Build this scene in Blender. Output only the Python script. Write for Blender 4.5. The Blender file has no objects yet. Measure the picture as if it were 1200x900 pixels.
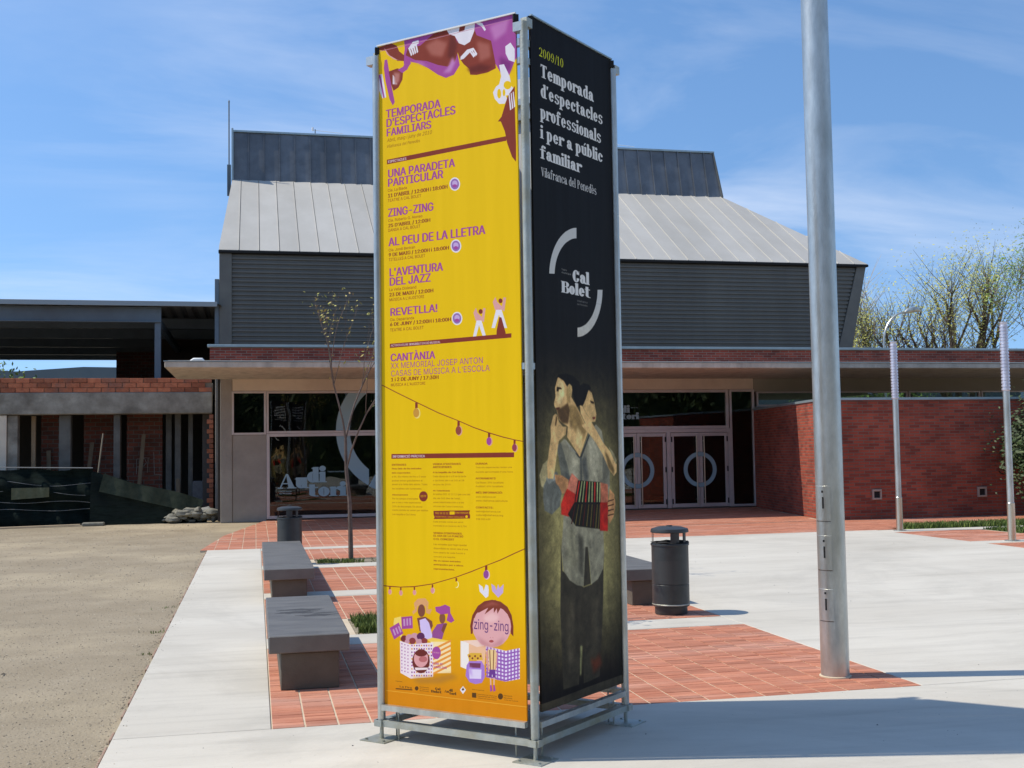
import bpy, math, random
import numpy as np
from mathutils import Vector, Matrix
random.seed(7); rng=np.random.default_rng(7)
SC=bpy.context.scene; COL=SC.collection
PI=math.pi
# ---------------------------------------------------------------- camera
def make_camera():
    pitch,roll,yaw=.0588068,-.01556,.221593
    cd=bpy.data.cameras.new('camera'); co=bpy.data.objects.new('camera',cd); COL.objects.link(co)
    f=Vector((math.sin(yaw),math.cos(yaw),0)); r=Vector((math.cos(yaw),-math.sin(yaw),0)); u=Vector((0,0,1))
    f2=f*math.cos(pitch)+u*math.sin(pitch); u2=u*math.cos(pitch)-f*math.sin(pitch)
    r3=r*math.cos(roll)+u2*math.sin(roll); u3=u2*math.cos(roll)-r*math.sin(roll)
    m=Matrix((r3,u3,-f2)).transposed().to_4x4(); m.translation=(0,0,1.6); co.matrix_world=m
    cd.sensor_width=36; cd.lens=36*1338.45/1200; cd.clip_start=.05; cd.clip_end=3000
    SC.camera=co
make_camera()
# ---------------------------------------------------------------- sky and sun
SUN_V=Vector((-.68,.148,1)).normalized()
def make_world():
    w=bpy.data.worlds.new('World'); SC.world=w; w.use_nodes=True; nt=w.node_tree; N=nt.nodes; L=nt.links; N.clear()
    out=N.new('ShaderNodeOutputWorld'); bg=N.new('ShaderNodeBackground'); bg.inputs[1].default_value=.15
    sky=N.new('ShaderNodeTexSky'); sky.sky_type='NISHITA'; sky.sun_disc=False
    sky.sun_elevation=math.asin(SUN_V.z); sky.sun_rotation=math.atan2(SUN_V.x,SUN_V.y); sky.air_density=1.15; sky.dust_density=.25; sky.ozone_density=3.2; sky.altitude=200
    hs=N.new('ShaderNodeHueSaturation'); hs.inputs['Saturation'].default_value=1.12; hs.inputs['Value'].default_value=1.05
    L.new(sky.outputs[0],hs.inputs['Color'])
    tc=N.new('ShaderNodeTexCoord'); va=N.new('ShaderNodeVectorMath'); va.operation='ADD'; va.inputs[1].default_value=(0,0,.17); L.new(tc.outputs['Generated'],va.inputs[0]); vn=N.new('ShaderNodeVectorMath'); vn.operation='NORMALIZE'; L.new(va.outputs[0],vn.inputs[0]); L.new(vn.outputs[0],sky.inputs[0])
    sp=N.new('ShaderNodeSeparateXYZ'); L.new(tc.outputs['Generated'],sp.inputs[0])
    az=N.new('ShaderNodeMath'); az.operation='MAXIMUM'; L.new(sp.outputs[2],az.inputs[0]); az.inputs[1].default_value=0
    ad=N.new('ShaderNodeMath'); ad.operation='ADD'; L.new(az.outputs[0],ad.inputs[0]); ad.inputs[1].default_value=.16
    dx=N.new('ShaderNodeMath'); dx.operation='DIVIDE'; L.new(sp.outputs[0],dx.inputs[0]); L.new(ad.outputs[0],dx.inputs[1])
    dy=N.new('ShaderNodeMath'); dy.operation='DIVIDE'; L.new(sp.outputs[1],dy.inputs[0]); L.new(ad.outputs[0],dy.inputs[1])
    cb=N.new('ShaderNodeCombineXYZ'); L.new(dx.outputs[0],cb.inputs[0]); L.new(dy.outputs[0],cb.inputs[1])
    mp=N.new('ShaderNodeMapping'); mp.inputs['Rotation'].default_value=(0,0,math.radians(-10)); mp.inputs['Scale'].default_value=(.95,1.7,1); mp.inputs['Location'].default_value=(3.1,1.7,0)
    L.new(cb.outputs[0],mp.inputs[0])
    n1=N.new('ShaderNodeTexNoise'); n1.inputs['Scale'].default_value=1.0; n1.inputs['Detail'].default_value=7; n1.inputs['Roughness'].default_value=.58; n1.inputs['Distortion'].default_value=.45
    L.new(mp.outputs[0],n1.inputs['Vector'])
    n2=N.new('ShaderNodeTexNoise'); n2.inputs['Scale'].default_value=.42; n2.inputs['Detail'].default_value=3; L.new(cb.outputs[0],n2.inputs['Vector'])
    r1=N.new('ShaderNodeMapRange'); r1.inputs[1].default_value=.45; r1.inputs[2].default_value=.78; L.new(n1.outputs[0],r1.inputs[0])
    r2=N.new('ShaderNodeMapRange'); r2.inputs[1].default_value=.40; r2.inputs[2].default_value=.66; L.new(n2.outputs[0],r2.inputs[0])
    mu=N.new('ShaderNodeMath'); mu.operation='MULTIPLY'; L.new(r1.outputs[0],mu.inputs[0]); L.new(r2.outputs[0],mu.inputs[1])
    m2=N.new('ShaderNodeMath'); m2.operation='MULTIPLY'; L.new(mu.outputs[0],m2.inputs[0]); m2.inputs[1].default_value=.85
    mx=N.new('ShaderNodeMix'); mx.data_type='RGBA'; L.new(m2.outputs[0],mx.inputs['Factor']); L.new(hs.outputs[0],mx.inputs['A']); mx.inputs['B'].default_value=(5.6,5.9,6.5,1)
    L.new(mx.outputs['Result'],bg.inputs[0]); L.new(bg.outputs[0],out.inputs[0])
make_world()
sd=bpy.data.lights.new('sun','SUN'); sd.energy=3.7; sd.angle=math.radians(.53); sd.color=(1,.925,.80)
so=bpy.data.objects.new('sun',sd); COL.objects.link(so); so.rotation_euler=SUN_V.to_track_quat('Z','Y').to_euler(); so.location=(-20,5,30)
vs=SC.view_settings; vs.view_transform='Standard'; vs.look='None'; vs.exposure=.26; vs.gamma=1; vs.use_curve_mapping=False
SC.cycles.max_bounces=8; SC.cycles.transparent_max_bounces=24
# ---------------------------------------------------------------- materials
def lin(c): return tuple(((v/255)/12.92 if v/255<=.04045 else ((v/255+.055)/1.055)**2.4) for v in c)
MATS={}
def mat(name,c1,c2=None,scale=3.,rough=.7,metal=0.,bump=0.,bscale=60.,stretch=(1,1,1),detail=5,island=0.,c3=None,s3=.4,spec=.5,lo=.35,hi=.65,coat=0,speck=0,scuff=0):
    """principled with world-scale noise between c1 and c2, large stains c3, fine bump, per-piece value shift"""
    m=bpy.data.materials.new(name); m.use_nodes=True; nt=m.node_tree; N=nt.nodes; L=nt.links; b=N['Principled BSDF']
    b.inputs['Roughness'].default_value=rough; b.inputs['Metallic'].default_value=metal; b.inputs['Specular IOR Level'].default_value=spec
    if coat: b.inputs['Coat Weight'].default_value=coat
    g=N.new('ShaderNodeNewGeometry'); mp=N.new('ShaderNodeMapping'); mp.inputs['Scale'].default_value=stretch; L.new(g.outputs['Position'],mp.inputs[0])
    c2=c2 or c1
    n=N.new('ShaderNodeTexNoise'); n.inputs['Scale'].default_value=scale; n.inputs['Detail'].default_value=detail; n.inputs['Roughness'].default_value=.65; L.new(mp.outputs[0],n.inputs['Vector'])
    r=N.new('ShaderNodeMapRange'); r.inputs[1].default_value=lo; r.inputs[2].default_value=hi; L.new(n.outputs[0],r.inputs[0])
    mx=N.new('ShaderNodeMix'); mx.data_type='RGBA'; L.new(r.outputs[0],mx.inputs['Factor']); mx.inputs['A'].default_value=(*c1,1); mx.inputs['B'].default_value=(*c2,1)
    col=mx.outputs['Result']
    if c3:
        n3=N.new('ShaderNodeTexNoise'); n3.inputs['Scale'].default_value=s3; n3.inputs['Detail'].default_value=6; n3.inputs['Roughness'].default_value=.6; L.new(mp.outputs[0],n3.inputs['Vector'])
        r3=N.new('ShaderNodeMapRange'); r3.inputs[1].default_value=.48; r3.inputs[2].default_value=.72; L.new(n3.outputs[0],r3.inputs[0])
        m3=N.new('ShaderNodeMix'); m3.data_type='RGBA'; L.new(r3.outputs[0],m3.inputs['Factor']); L.new(col,m3.inputs['A']); m3.inputs['B'].default_value=(*c3,1); col=m3.outputs['Result']
    if speck or scuff:
        for amt,sc,st,lo4,hi4,ds in((speck,38,(1,1,1),.60,.70,0),(scuff,.9,(.25,2.2,1),.50,.72,3.5),(scuff*.8,.33,(1,1,1),.47,.60,1.5)):
            if not amt: continue
            mq=N.new('ShaderNodeMapping'); mq.inputs['Scale'].default_value=st; mq.inputs['Rotation'].default_value=(0,0,.4 if ds else 0); L.new(g.outputs['Position'],mq.inputs[0])
            nq=N.new('ShaderNodeTexNoise'); nq.inputs['Scale'].default_value=sc; nq.inputs['Detail'].default_value=8; nq.inputs['Roughness'].default_value=.7; nq.inputs['Distortion'].default_value=ds; L.new(mq.outputs[0],nq.inputs['Vector'])
            rq=N.new('ShaderNodeMapRange'); rq.inputs[1].default_value=lo4; rq.inputs[2].default_value=hi4; rq.inputs[3].default_value=1; rq.inputs[4].default_value=1-amt; L.new(nq.outputs[0],rq.inputs[0])
            hq=N.new('ShaderNodeHueSaturation'); L.new(rq.outputs[0],hq.inputs['Value']); L.new(col,hq.inputs['Color']); col=hq.outputs[0]
    if island:
        oi=N.new('ShaderNodeObjectInfo'); a=N.new('ShaderNodeMath'); a.operation='ADD'; L.new(g.outputs['Random Per Island'],a.inputs[0]); L.new(oi.outputs['Random'],a.inputs[1])
        fr=N.new('ShaderNodeMath'); fr.operation='FRACT'; L.new(a.outputs[0],fr.inputs[0])
        mr=N.new('ShaderNodeMapRange'); mr.inputs[3].default_value=1-island; mr.inputs[4].default_value=1+island; L.new(fr.outputs[0],mr.inputs[0])
        h=N.new('ShaderNodeHueSaturation'); L.new(mr.outputs[0],h.inputs['Value']); L.new(col,h.inputs['Color']); col=h.outputs[0]
    L.new(col,b.inputs['Base Color'])
    if bump:
        nb=N.new('ShaderNodeTexNoise'); nb.inputs['Scale'].default_value=bscale; nb.inputs['Detail'].default_value=4; L.new(mp.outputs[0],nb.inputs['Vector'])
        bp=N.new('ShaderNodeBump'); bp.inputs['Strength'].default_value=min(1,bump); bp.inputs['Distance'].default_value=.01; L.new(nb.outputs[0],bp.inputs['Height']); L.new(bp.outputs[0],b.inputs['Normal'])
    MATS[name]=m; return m
def brickmat(name,c1,c2,mortar,bw=.25,bh=.066,ms=.009,dark=(.05,.012,.01)):
    m=bpy.data.materials.new(name); m.use_nodes=True; nt=m.node_tree; N=nt.nodes; L=nt.links; b=N['Principled BSDF']; b.inputs['Roughness'].default_value=.85
    g=N.new('ShaderNodeNewGeometry'); s=N.new('ShaderNodeSeparateXYZ'); L.new(g.outputs['Position'],s.inputs[0])
    a=N.new('ShaderNodeMath'); a.operation='ADD'; L.new(s.outputs[0],a.inputs[0]); L.new(s.outputs[1],a.inputs[1])
    c=N.new('ShaderNodeCombineXYZ'); L.new(a.outputs[0],c.inputs[0]); L.new(s.outputs[2],c.inputs[1])
    t=N.new('ShaderNodeTexBrick'); L.new(c.outputs[0],t.inputs['Vector']); t.inputs['Scale'].default_value=1; t.inputs['Brick Width'].default_value=bw; t.inputs['Row Height'].default_value=bh; t.inputs['Mortar Size'].default_value=ms; t.inputs['Mortar Smooth'].default_value=.2; t.inputs['Bias'].default_value=-.1
    t.inputs['Color1'].default_value=(*c1,1); t.inputs['Color2'].default_value=(*c2,1); t.inputs['Mortar'].default_value=(*mortar,1)
    n=N.new('ShaderNodeTexNoise'); n.inputs['Scale'].default_value=1.3; n.inputs['Detail'].default_value=6; L.new(g.outputs['Position'],n.inputs['Vector'])
    r=N.new('ShaderNodeMapRange'); r.inputs[1].default_value=.3; r.inputs[2].default_value=.7; r.inputs[3].default_value=.72; r.inputs[4].default_value=1.25; L.new(n.outputs[0],r.inputs[0])
    # second brick grid of random dark burnt bricks
    wn=N.new('ShaderNodeTexBrick'); L.new(c.outputs[0],wn.inputs['Vector']); wn.inputs['Scale'].default_value=1; wn.inputs['Brick Width'].default_value=bw; wn.inputs['Row Height'].default_value=bh; wn.inputs['Mortar Size'].default_value=0; wn.inputs['Bias'].default_value=-.55
    wn.inputs['Color1'].default_value=(1,1,1,1); wn.inputs['Color2'].default_value=(.35,.33,.36,1)
    mm=N.new('ShaderNodeMix'); mm.data_type='RGBA'; mm.blend_type='MULTIPLY'; mm.inputs['Factor'].default_value=.7; L.new(t.outputs[0],mm.inputs['A']); L.new(wn.outputs[0],mm.inputs['B'])
    h=N.new('ShaderNodeHueSaturation'); L.new(r.outputs[0],h.inputs['Value']); L.new(mm.outputs['Result'],h.inputs['Color']); L.new(h.outputs[0],b.inputs['Base Color'])
    iv=N.new('ShaderNodeMath'); iv.operation='SUBTRACT'; iv.inputs[0].default_value=1; L.new(t.outputs['Fac'],iv.inputs[1])
    bp=N.new('ShaderNodeBump'); bp.inputs['Strength'].default_value=.9; bp.inputs['Distance'].default_value=.012; L.new(iv.outputs[0],bp.inputs['Height']); L.new(bp.outputs[0],b.inputs['Normal'])
    return m
def glassmat(name,tint=(.72,.78,.76),fr=1.0):
    m=bpy.data.materials.new(name); m.use_nodes=True; nt=m.node_tree; N=nt.nodes; L=nt.links; N.clear()
    o=N.new('ShaderNodeOutputMaterial'); t=N.new('ShaderNodeBsdfTransparent'); t.inputs[0].default_value=(*tint,1); gl=N.new('ShaderNodeBsdfGlossy'); gl.inputs['Roughness'].default_value=.01
    nz=N.new('ShaderNodeTexNoise'); nz.inputs['Scale'].default_value=.6; g=N.new('ShaderNodeNewGeometry'); L.new(g.outputs['Position'],nz.inputs['Vector'])
    bp=N.new('ShaderNodeBump'); bp.inputs['Strength'].default_value=.25; bp.inputs['Distance'].default_value=.02; L.new(nz.outputs[0],bp.inputs['Height']); L.new(bp.outputs[0],gl.inputs['Normal'])
    f=N.new('ShaderNodeFresnel'); f.inputs[0].default_value=1.52; k=N.new('ShaderNodeMath'); k.operation='MULTIPLY'; k.inputs[1].default_value=1.4*fr; k.use_clamp=True; L.new(f.outputs[0],k.inputs[0])
    mx=N.new('ShaderNodeMixShader'); L.new(k.outputs[0],mx.inputs[0]); L.new(t.outputs[0],mx.inputs[1]); L.new(gl.outputs[0],mx.inputs[2]); L.new(mx.outputs[0],o.inputs[0]); return m
def imgmat(name,img,rough=.5,alpha=False,bump=0,gain=1.0,spec=.5):
    m=bpy.data.materials.new(name); m.use_nodes=True; nt=m.node_tree; N=nt.nodes; L=nt.links; b=N['Principled BSDF']; b.inputs['Roughness'].default_value=rough; b.inputs['Specular IOR Level'].default_value=spec
    uv=N.new('ShaderNodeUVMap'); uv.uv_map='UVMap'; t=N.new('ShaderNodeTexImage'); t.image=img; t.extension='EXTEND'; L.new(uv.outputs[0],t.inputs[0])
    vm=N.new('ShaderNodeVectorMath'); vm.operation='SCALE'; vm.inputs['Scale'].default_value=gain; L.new(t.outputs[0],vm.inputs[0]); L.new(vm.outputs[0],b.inputs['Base Color'])
    if alpha: L.new(t.outputs[1],b.inputs['Alpha'])
    if bump:
        g=N.new('ShaderNodeNewGeometry'); mp=N.new('ShaderNodeMapping'); mp.inputs['Scale'].default_value=(5,5,.45); L.new(g.outputs['Position'],mp.inputs[0]); n=N.new('ShaderNodeTexNoise'); n.inputs['Scale'].default_value=2.2; n.inputs['Detail'].default_value=1.5; L.new(mp.outputs[0],n.inputs['Vector'])
        bp=N.new('ShaderNodeBump'); bp.inputs['Strength'].default_value=bump; bp.inputs['Distance'].default_value=.03; L.new(n.outputs[0],bp.inputs['Height']); L.new(bp.outputs[0],b.inputs['Normal'])
    return m
# ---------------------------------------------------------------- mesh helpers
class MB:
    def __init__(s): s.v=[]; s.f=[]; s.uv=None
    def add(s,vs,fs):
        o=len(s.v); s.v+= [tuple(p) for p in vs]; s.f+=[tuple(i+o for i in f) for f in fs]; return s
    def box(s,x0,x1,y0,y1,z0,z1):
        return s.add([(x,y,z) for z in(z0,z1) for y in(y0,y1) for x in(x0,x1)],[(0,2,3,1),(4,5,7,6),(0,1,5,4),(2,6,7,3),(0,4,6,2),(1,3,7,5)])
    def bbox(s,x0,x1,y0,y1,z0,z1,e=.01):
        "box with bevelled edges (chamfer e)"
        a=[(x0,x0+e),(x1,x1-e)];b=[(y0,y0+e),(y1,y1-e)];c=[(z0,z0+e),(z1,z1-e)];V=[]
        for k in(0,1):
            for j in(0,1):
                for i in(0,1): V+=[(a[i][0],b[j][1],c[k][1]),(a[i][1],b[j][0],c[k][1]),(a[i][1],b[j][1],c[k][0])]
        import itertools
        def q(i,j,k,t): return (i+2*j+4*k)*3+t
        F=[]
        for i in(0,1): F.append([q(i,0,0,0),q(i,1,0,0),q(i,1,1,0),q(i,0,1,0)][::(-1 if i==0 else 1)])
        for j in(0,1): F.append([q(0,j,0,1),q(1,j,0,1),q(1,j,1,1),q(0,j,1,1)][::(1 if j==0 else -1)])
        for k in(0,1): F.append([q(0,0,k,2),q(1,0,k,2),q(1,1,k,2),q(0,1,k,2)][::(-1 if k==0 else 1)])
        for j in(0,1):
            for k in(0,1): F.append([q(0,j,k,1),q(1,j,k,1),q(1,j,k,2),q(0,j,k,2)])
        for i in(0,1):
            for k in(0,1): F.append([q(i,0,k,0),q(i,1,k,0),q(i,1,k,2),q(i,0,k,2)])
            for j in(0,1): F.append([q(i,j,0,0),q(i,j,1,0),q(i,j,1,1),q(i,j,0,1)])
        for i in(0,1):
            for j in(0,1):
                for k in(0,1): F.append([q(i,j,k,0),q(i,j,k,1),q(i,j,k,2)])
        return s.add(V,F)
    def bar(s,p,q,w,h,up=(0,0,1)):
        p,q=Vector(p),Vector(q); d=(q-p).normalized(); up=Vector(up); sd=d.cross(up).normalized(); u=sd.cross(d).normalized()
        V=[c+sd*(a*w/2)+u*(b*h/2) for c in(p,q) for b in(-1,1) for a in(-1,1)]
        return s.add(V,[(0,2,3,1),(4,5,7,6),(0,1,5,4),(2,6,7,3),(0,4,6,2),(1,3,7,5)])
    def tube(s,pts,rs,n=10,cap=True):
        pts=[Vector(p) for p in pts]; rs=rs if hasattr(rs,'__len__') else [rs]*len(pts); V=[];F=[]
        prev=None
        for i,p in enumerate(pts):
            d=(pts[min(i+1,len(pts)-1)]-pts[max(i-1,0)]).normalized()
            if prev is None: a=d.orthogonal().normalized()
            else: a=(prev-d*prev.dot(d)).normalized()
            prev=a; b=d.cross(a)
            V+=[p+(a*math.cos(2*PI*k/n)+b*math.sin(2*PI*k/n))*rs[i] for k in range(n)]
        for i in range(len(pts)-1): F+=[(i*n+k,i*n+(k+1)%n,(i+1)*n+(k+1)%n,(i+1)*n+k) for k in range(n)]
        if cap: F+=[tuple(range(n))[::-1],tuple((len(pts)-1)*n+k for k in range(n))]
        return s.add(V,F)
    def lathe(s,prof,c=(0,0,0),n=32,a0=0,a1=2*PI):
        full=abs(a1-a0-2*PI)<1e-6; m=n if full else n+1; V=[];F=[]
        for r,z in prof: V+=[(c[0]+r*math.cos(a0+(a1-a0)*k/n),c[1]+r*math.sin(a0+(a1-a0)*k/n),c[2]+z) for k in range(m)]
        for i in range(len(prof)-1):
            for k in range(n):
                k2=(k+1)%m; F.append((i*m+k,i*m+k2,(i+1)*m+k2,(i+1)*m+k))
        return s.add(V,F)
    def prism(s,poly,z0,z1):
        n=len(poly); V=[(x,y,z0) for x,y in poly]+[(x,y,z1) for x,y in poly]
        return s.add(V,[tuple(range(n))[::-1],tuple(range(n,2*n))]+[(i,(i+1)%n,n+(i+1)%n,n+i) for i in range(n)])
    def slab(s,P4,t,nrm):
        "quad extruded by t along -nrm"
        nrm=Vector(nrm).normalized(); a=[Vector(p) for p in P4]; b=[p-nrm*t for p in a]; n=len(a)
        return s.add(a+b,[tuple(range(n)),tuple(range(n,2*n))[::-1]]+[(i,n+i,n+(i+1)%n,(i+1)%n) for i in range(n)])
    def build(s,name,m,parent=None,smooth=False,loc=None,kind=None):
        if parent is not None: base=Vector(parent.matrix_basis.translation) if parent.parent is None else Vector(parent.parent.matrix_basis.translation)
        else: base=Vector(loc) if loc else Vector((0,0,0))
        me=bpy.data.meshes.new(name); a=np.array(s.v,dtype=float).reshape(-1,3)-np.array(base)
        me.from_pydata(a.tolist(),[],s.f); me.update(); me.materials.append(m)
        if smooth: me.polygons.foreach_set('use_smooth',[True]*len(me.polygons)); smooth_angle(me)
        o=bpy.data.objects.new(name,me); COL.objects.link(o)
        if parent is not None: o.parent=parent
        else: o.location=base
        if kind: o['kind']=kind
        return o
def smooth_angle(me,ang=.6):
    import bmesh
    b=bmesh.new(); b.from_mesh(me); bmesh.ops.recalc_face_normals(b,faces=b.faces)
    for e in b.edges:
        if len(e.link_faces)==2 and e.calc_face_angle(0)>ang: e.smooth=False
    b.to_mesh(me); b.free()
def thing(name,label,cat,loc=(0,0,0),group=None):
    o=bpy.data.objects.new(name,None); COL.objects.link(o); o.location=loc; o.empty_display_size=.2; o['label']=label; o['category']=cat
    if group: o['group']=group
    return o
def tag(o,label,cat,group=None):
    o['label']=label; o['category']=cat
    if group: o['group']=group
    return o
def quad_uv(name,P4,m,parent,thick=0.0):
    "picture panel: P4 = bottom-left, bottom-right, top-right, top-left; real thickness behind the print"
    a=[Vector(p) for p in P4]; n=(a[1]-a[0]).cross(a[3]-a[0]).normalized()
    base=Vector(parent.location) if parent else Vector((0,0,0)); b=[p-n*max(thick,.001) for p in a]
    me=bpy.data.meshes.new(name); me.from_pydata([tuple(p-base) for p in a+b],[],[(0,1,2,3),(7,6,5,4),(0,4,5,1),(1,5,6,2),(2,6,7,3),(3,7,4,0)]); me.materials.append(m)
    uv=me.uv_layers.new(name='UVMap'); W={0:(0,0),1:(1,0),2:(1,1),3:(0,1)}
    for p in me.polygons:
        for li in p.loop_indices: uv.data[li].uv=W[me.loops[li].vertex_index%4]
    me.update(); o=bpy.data.objects.new(name,me); COL.objects.link(o); o.parent=parent; return o
# ---------------------------------------------------------------- print shop: rasterises flat print in memory
class Canvas:
    def __init__(s,w,h,ppm,bg=(0,0,0),alpha=False):
        s.W,s.H,s.k=int(round(w*ppm)),int(round(h*ppm)),ppm; s.img=np.zeros((s.H,s.W,4)); s.img[...,:3]=np.array(bg)/255; s.img[...,3]=0 if alpha else 1
    def cover(s,E):
        "E: edges (n,4) x0,y0,x1,y1 in pixels -> (mask, ix, iy)"
        x0,x1=int(math.floor(E[:,[0,2]].min())),int(math.ceil(E[:,[0,2]].max()))+1; y0,y1=int(math.floor(E[:,[1,3]].min())),int(math.ceil(E[:,[1,3]].max()))+1
        w,h=max(1,x1-x0),max(1,y1-y0); M=np.zeros((h,w+2)); SS=3
        X0,Y0,X1,Y1=E.T
        for j in range(h*SS):
            y=y0+(j+.5)/SS; c=((Y0<=y)&(Y1>y))|((Y1<=y)&(Y0>y))
            if not c.any(): continue
            xs=np.sort(X0[c]+(y-Y0[c])/(Y1[c]-Y0[c])*(X1[c]-X0[c]))-x0; row=M[j//SS]
            for a,b in zip(xs[::2],xs[1::2]):
                ia,ib=int(a),int(b)
                if ia==ib: row[ia]+=(b-a)/SS
                else: row[ia]+=(ia+1-a)/SS; row[ia+1:ib]+=1/SS; row[ib]+=(b-ib)/SS
        return np.clip(M[:,:w],0,1),x0,y0
    def paint(s,M,x0,y0,c,blur=0,op=1.):
        if blur:
            r=int(blur); M=np.pad(M,2*r); x0-=2*r; y0-=2*r
            k=np.ones(2*r+1)/(2*r+1)
            for ax in(0,1):
                for _ in range(2): M=np.apply_along_axis(lambda v:np.convolve(v,k,'same'),ax,M)
        h,w=M.shape; a0,b0=max(0,x0),max(0,y0); a1,b1=min(s.W,x0+w),min(s.H,y0+h)
        if a1<=a0 or b1<=b0: return
        m=M[b0-y0:b1-y0,a0-x0:a1-x0,None]*op; d=s.img[b0:b1,a0:a1]
        d[...,:3]=d[...,:3]*(1-m)+np.array(c)/255*m if True else 0
        d[...,3:]=np.maximum(d[...,3:],m)
    def poly(s,pts,c,blur=0,op=1.):
        P=np.array(pts,float)*s.k; Q=np.roll(P,-1,0); s.paint(*s.cover(np.hstack([P,Q])),c,blur,op)
    def image(s,name):
        im=bpy.data.images.new(name,s.W,s.H,alpha=True); im.pixels.foreach_set(s.img.astype(np.float32).ravel()); im.update(); im.pack() if False else None; return im
_sans={}
def sans_font():
    if '_font' in _sans: return _sans['_font']
    import os
    try: f=bpy.data.fonts.load(os.path.join(bpy.utils.system_resource('DATAFILES'),'fonts','Inter.woff2'))
    except Exception: f=None
    _sans['_font']=f; return f
def sans_edges(ch):
    if ch in _sans: return _sans[ch]
    cu=bpy.data.curves.new('t','FONT'); cu.body=ch+'|'; cu.font=sans_font() or cu.font; cu.size=1; cu.resolution_u=4; cu.fill_mode='NONE'
    o=bpy.data.objects.new('t',cu); COL.objects.link(o); me=bpy.data.meshes.new_from_object(o)
    V=np.array([v.co[:2] for v in me.vertices]); E=np.array([e.vertices[:] for e in me.edges]) if len(me.edges) else np.zeros((0,2),int)
    # split off the helper bar, whose left side tells the advance width
    cu2=bpy.data.curves.new('u','FONT'); cu2.body='|'; cu2.font=sans_font() or cu2.font; cu2.size=1; cu2.fill_mode='NONE'; cu2.resolution_u=4; o2=bpy.data.objects.new('u',cu2); COL.objects.link(o2); m2=bpy.data.meshes.new_from_object(o2)
    nb=len(m2.vertices); bx=min(v.co.x for v in m2.vertices); adv=V[-nb:,0].min()-bx; ke=E[(E<len(V)-nb).all(1)] if len(E) else E
    ed=np.hstack([V[ke[:,0]],V[ke[:,1]]]) if len(ke) else np.zeros((0,4))
    for q in(o,o2): bpy.data.objects.remove(q)
    for q in(cu,cu2): bpy.data.curves.remove(q)
    for q in(me,m2): bpy.data.meshes.remove(q)
    _sans[ch]=(adv,ed); return _sans[ch]
def ell_pts(cx,cy,rx,ry,a0=0,a1=360,n=22): return [(cx+rx*math.cos(math.radians(a0+(a1-a0)*i/n)),cy+ry*math.sin(math.radians(a0+(a1-a0)*i/n))) for i in range(n+1)]
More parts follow.
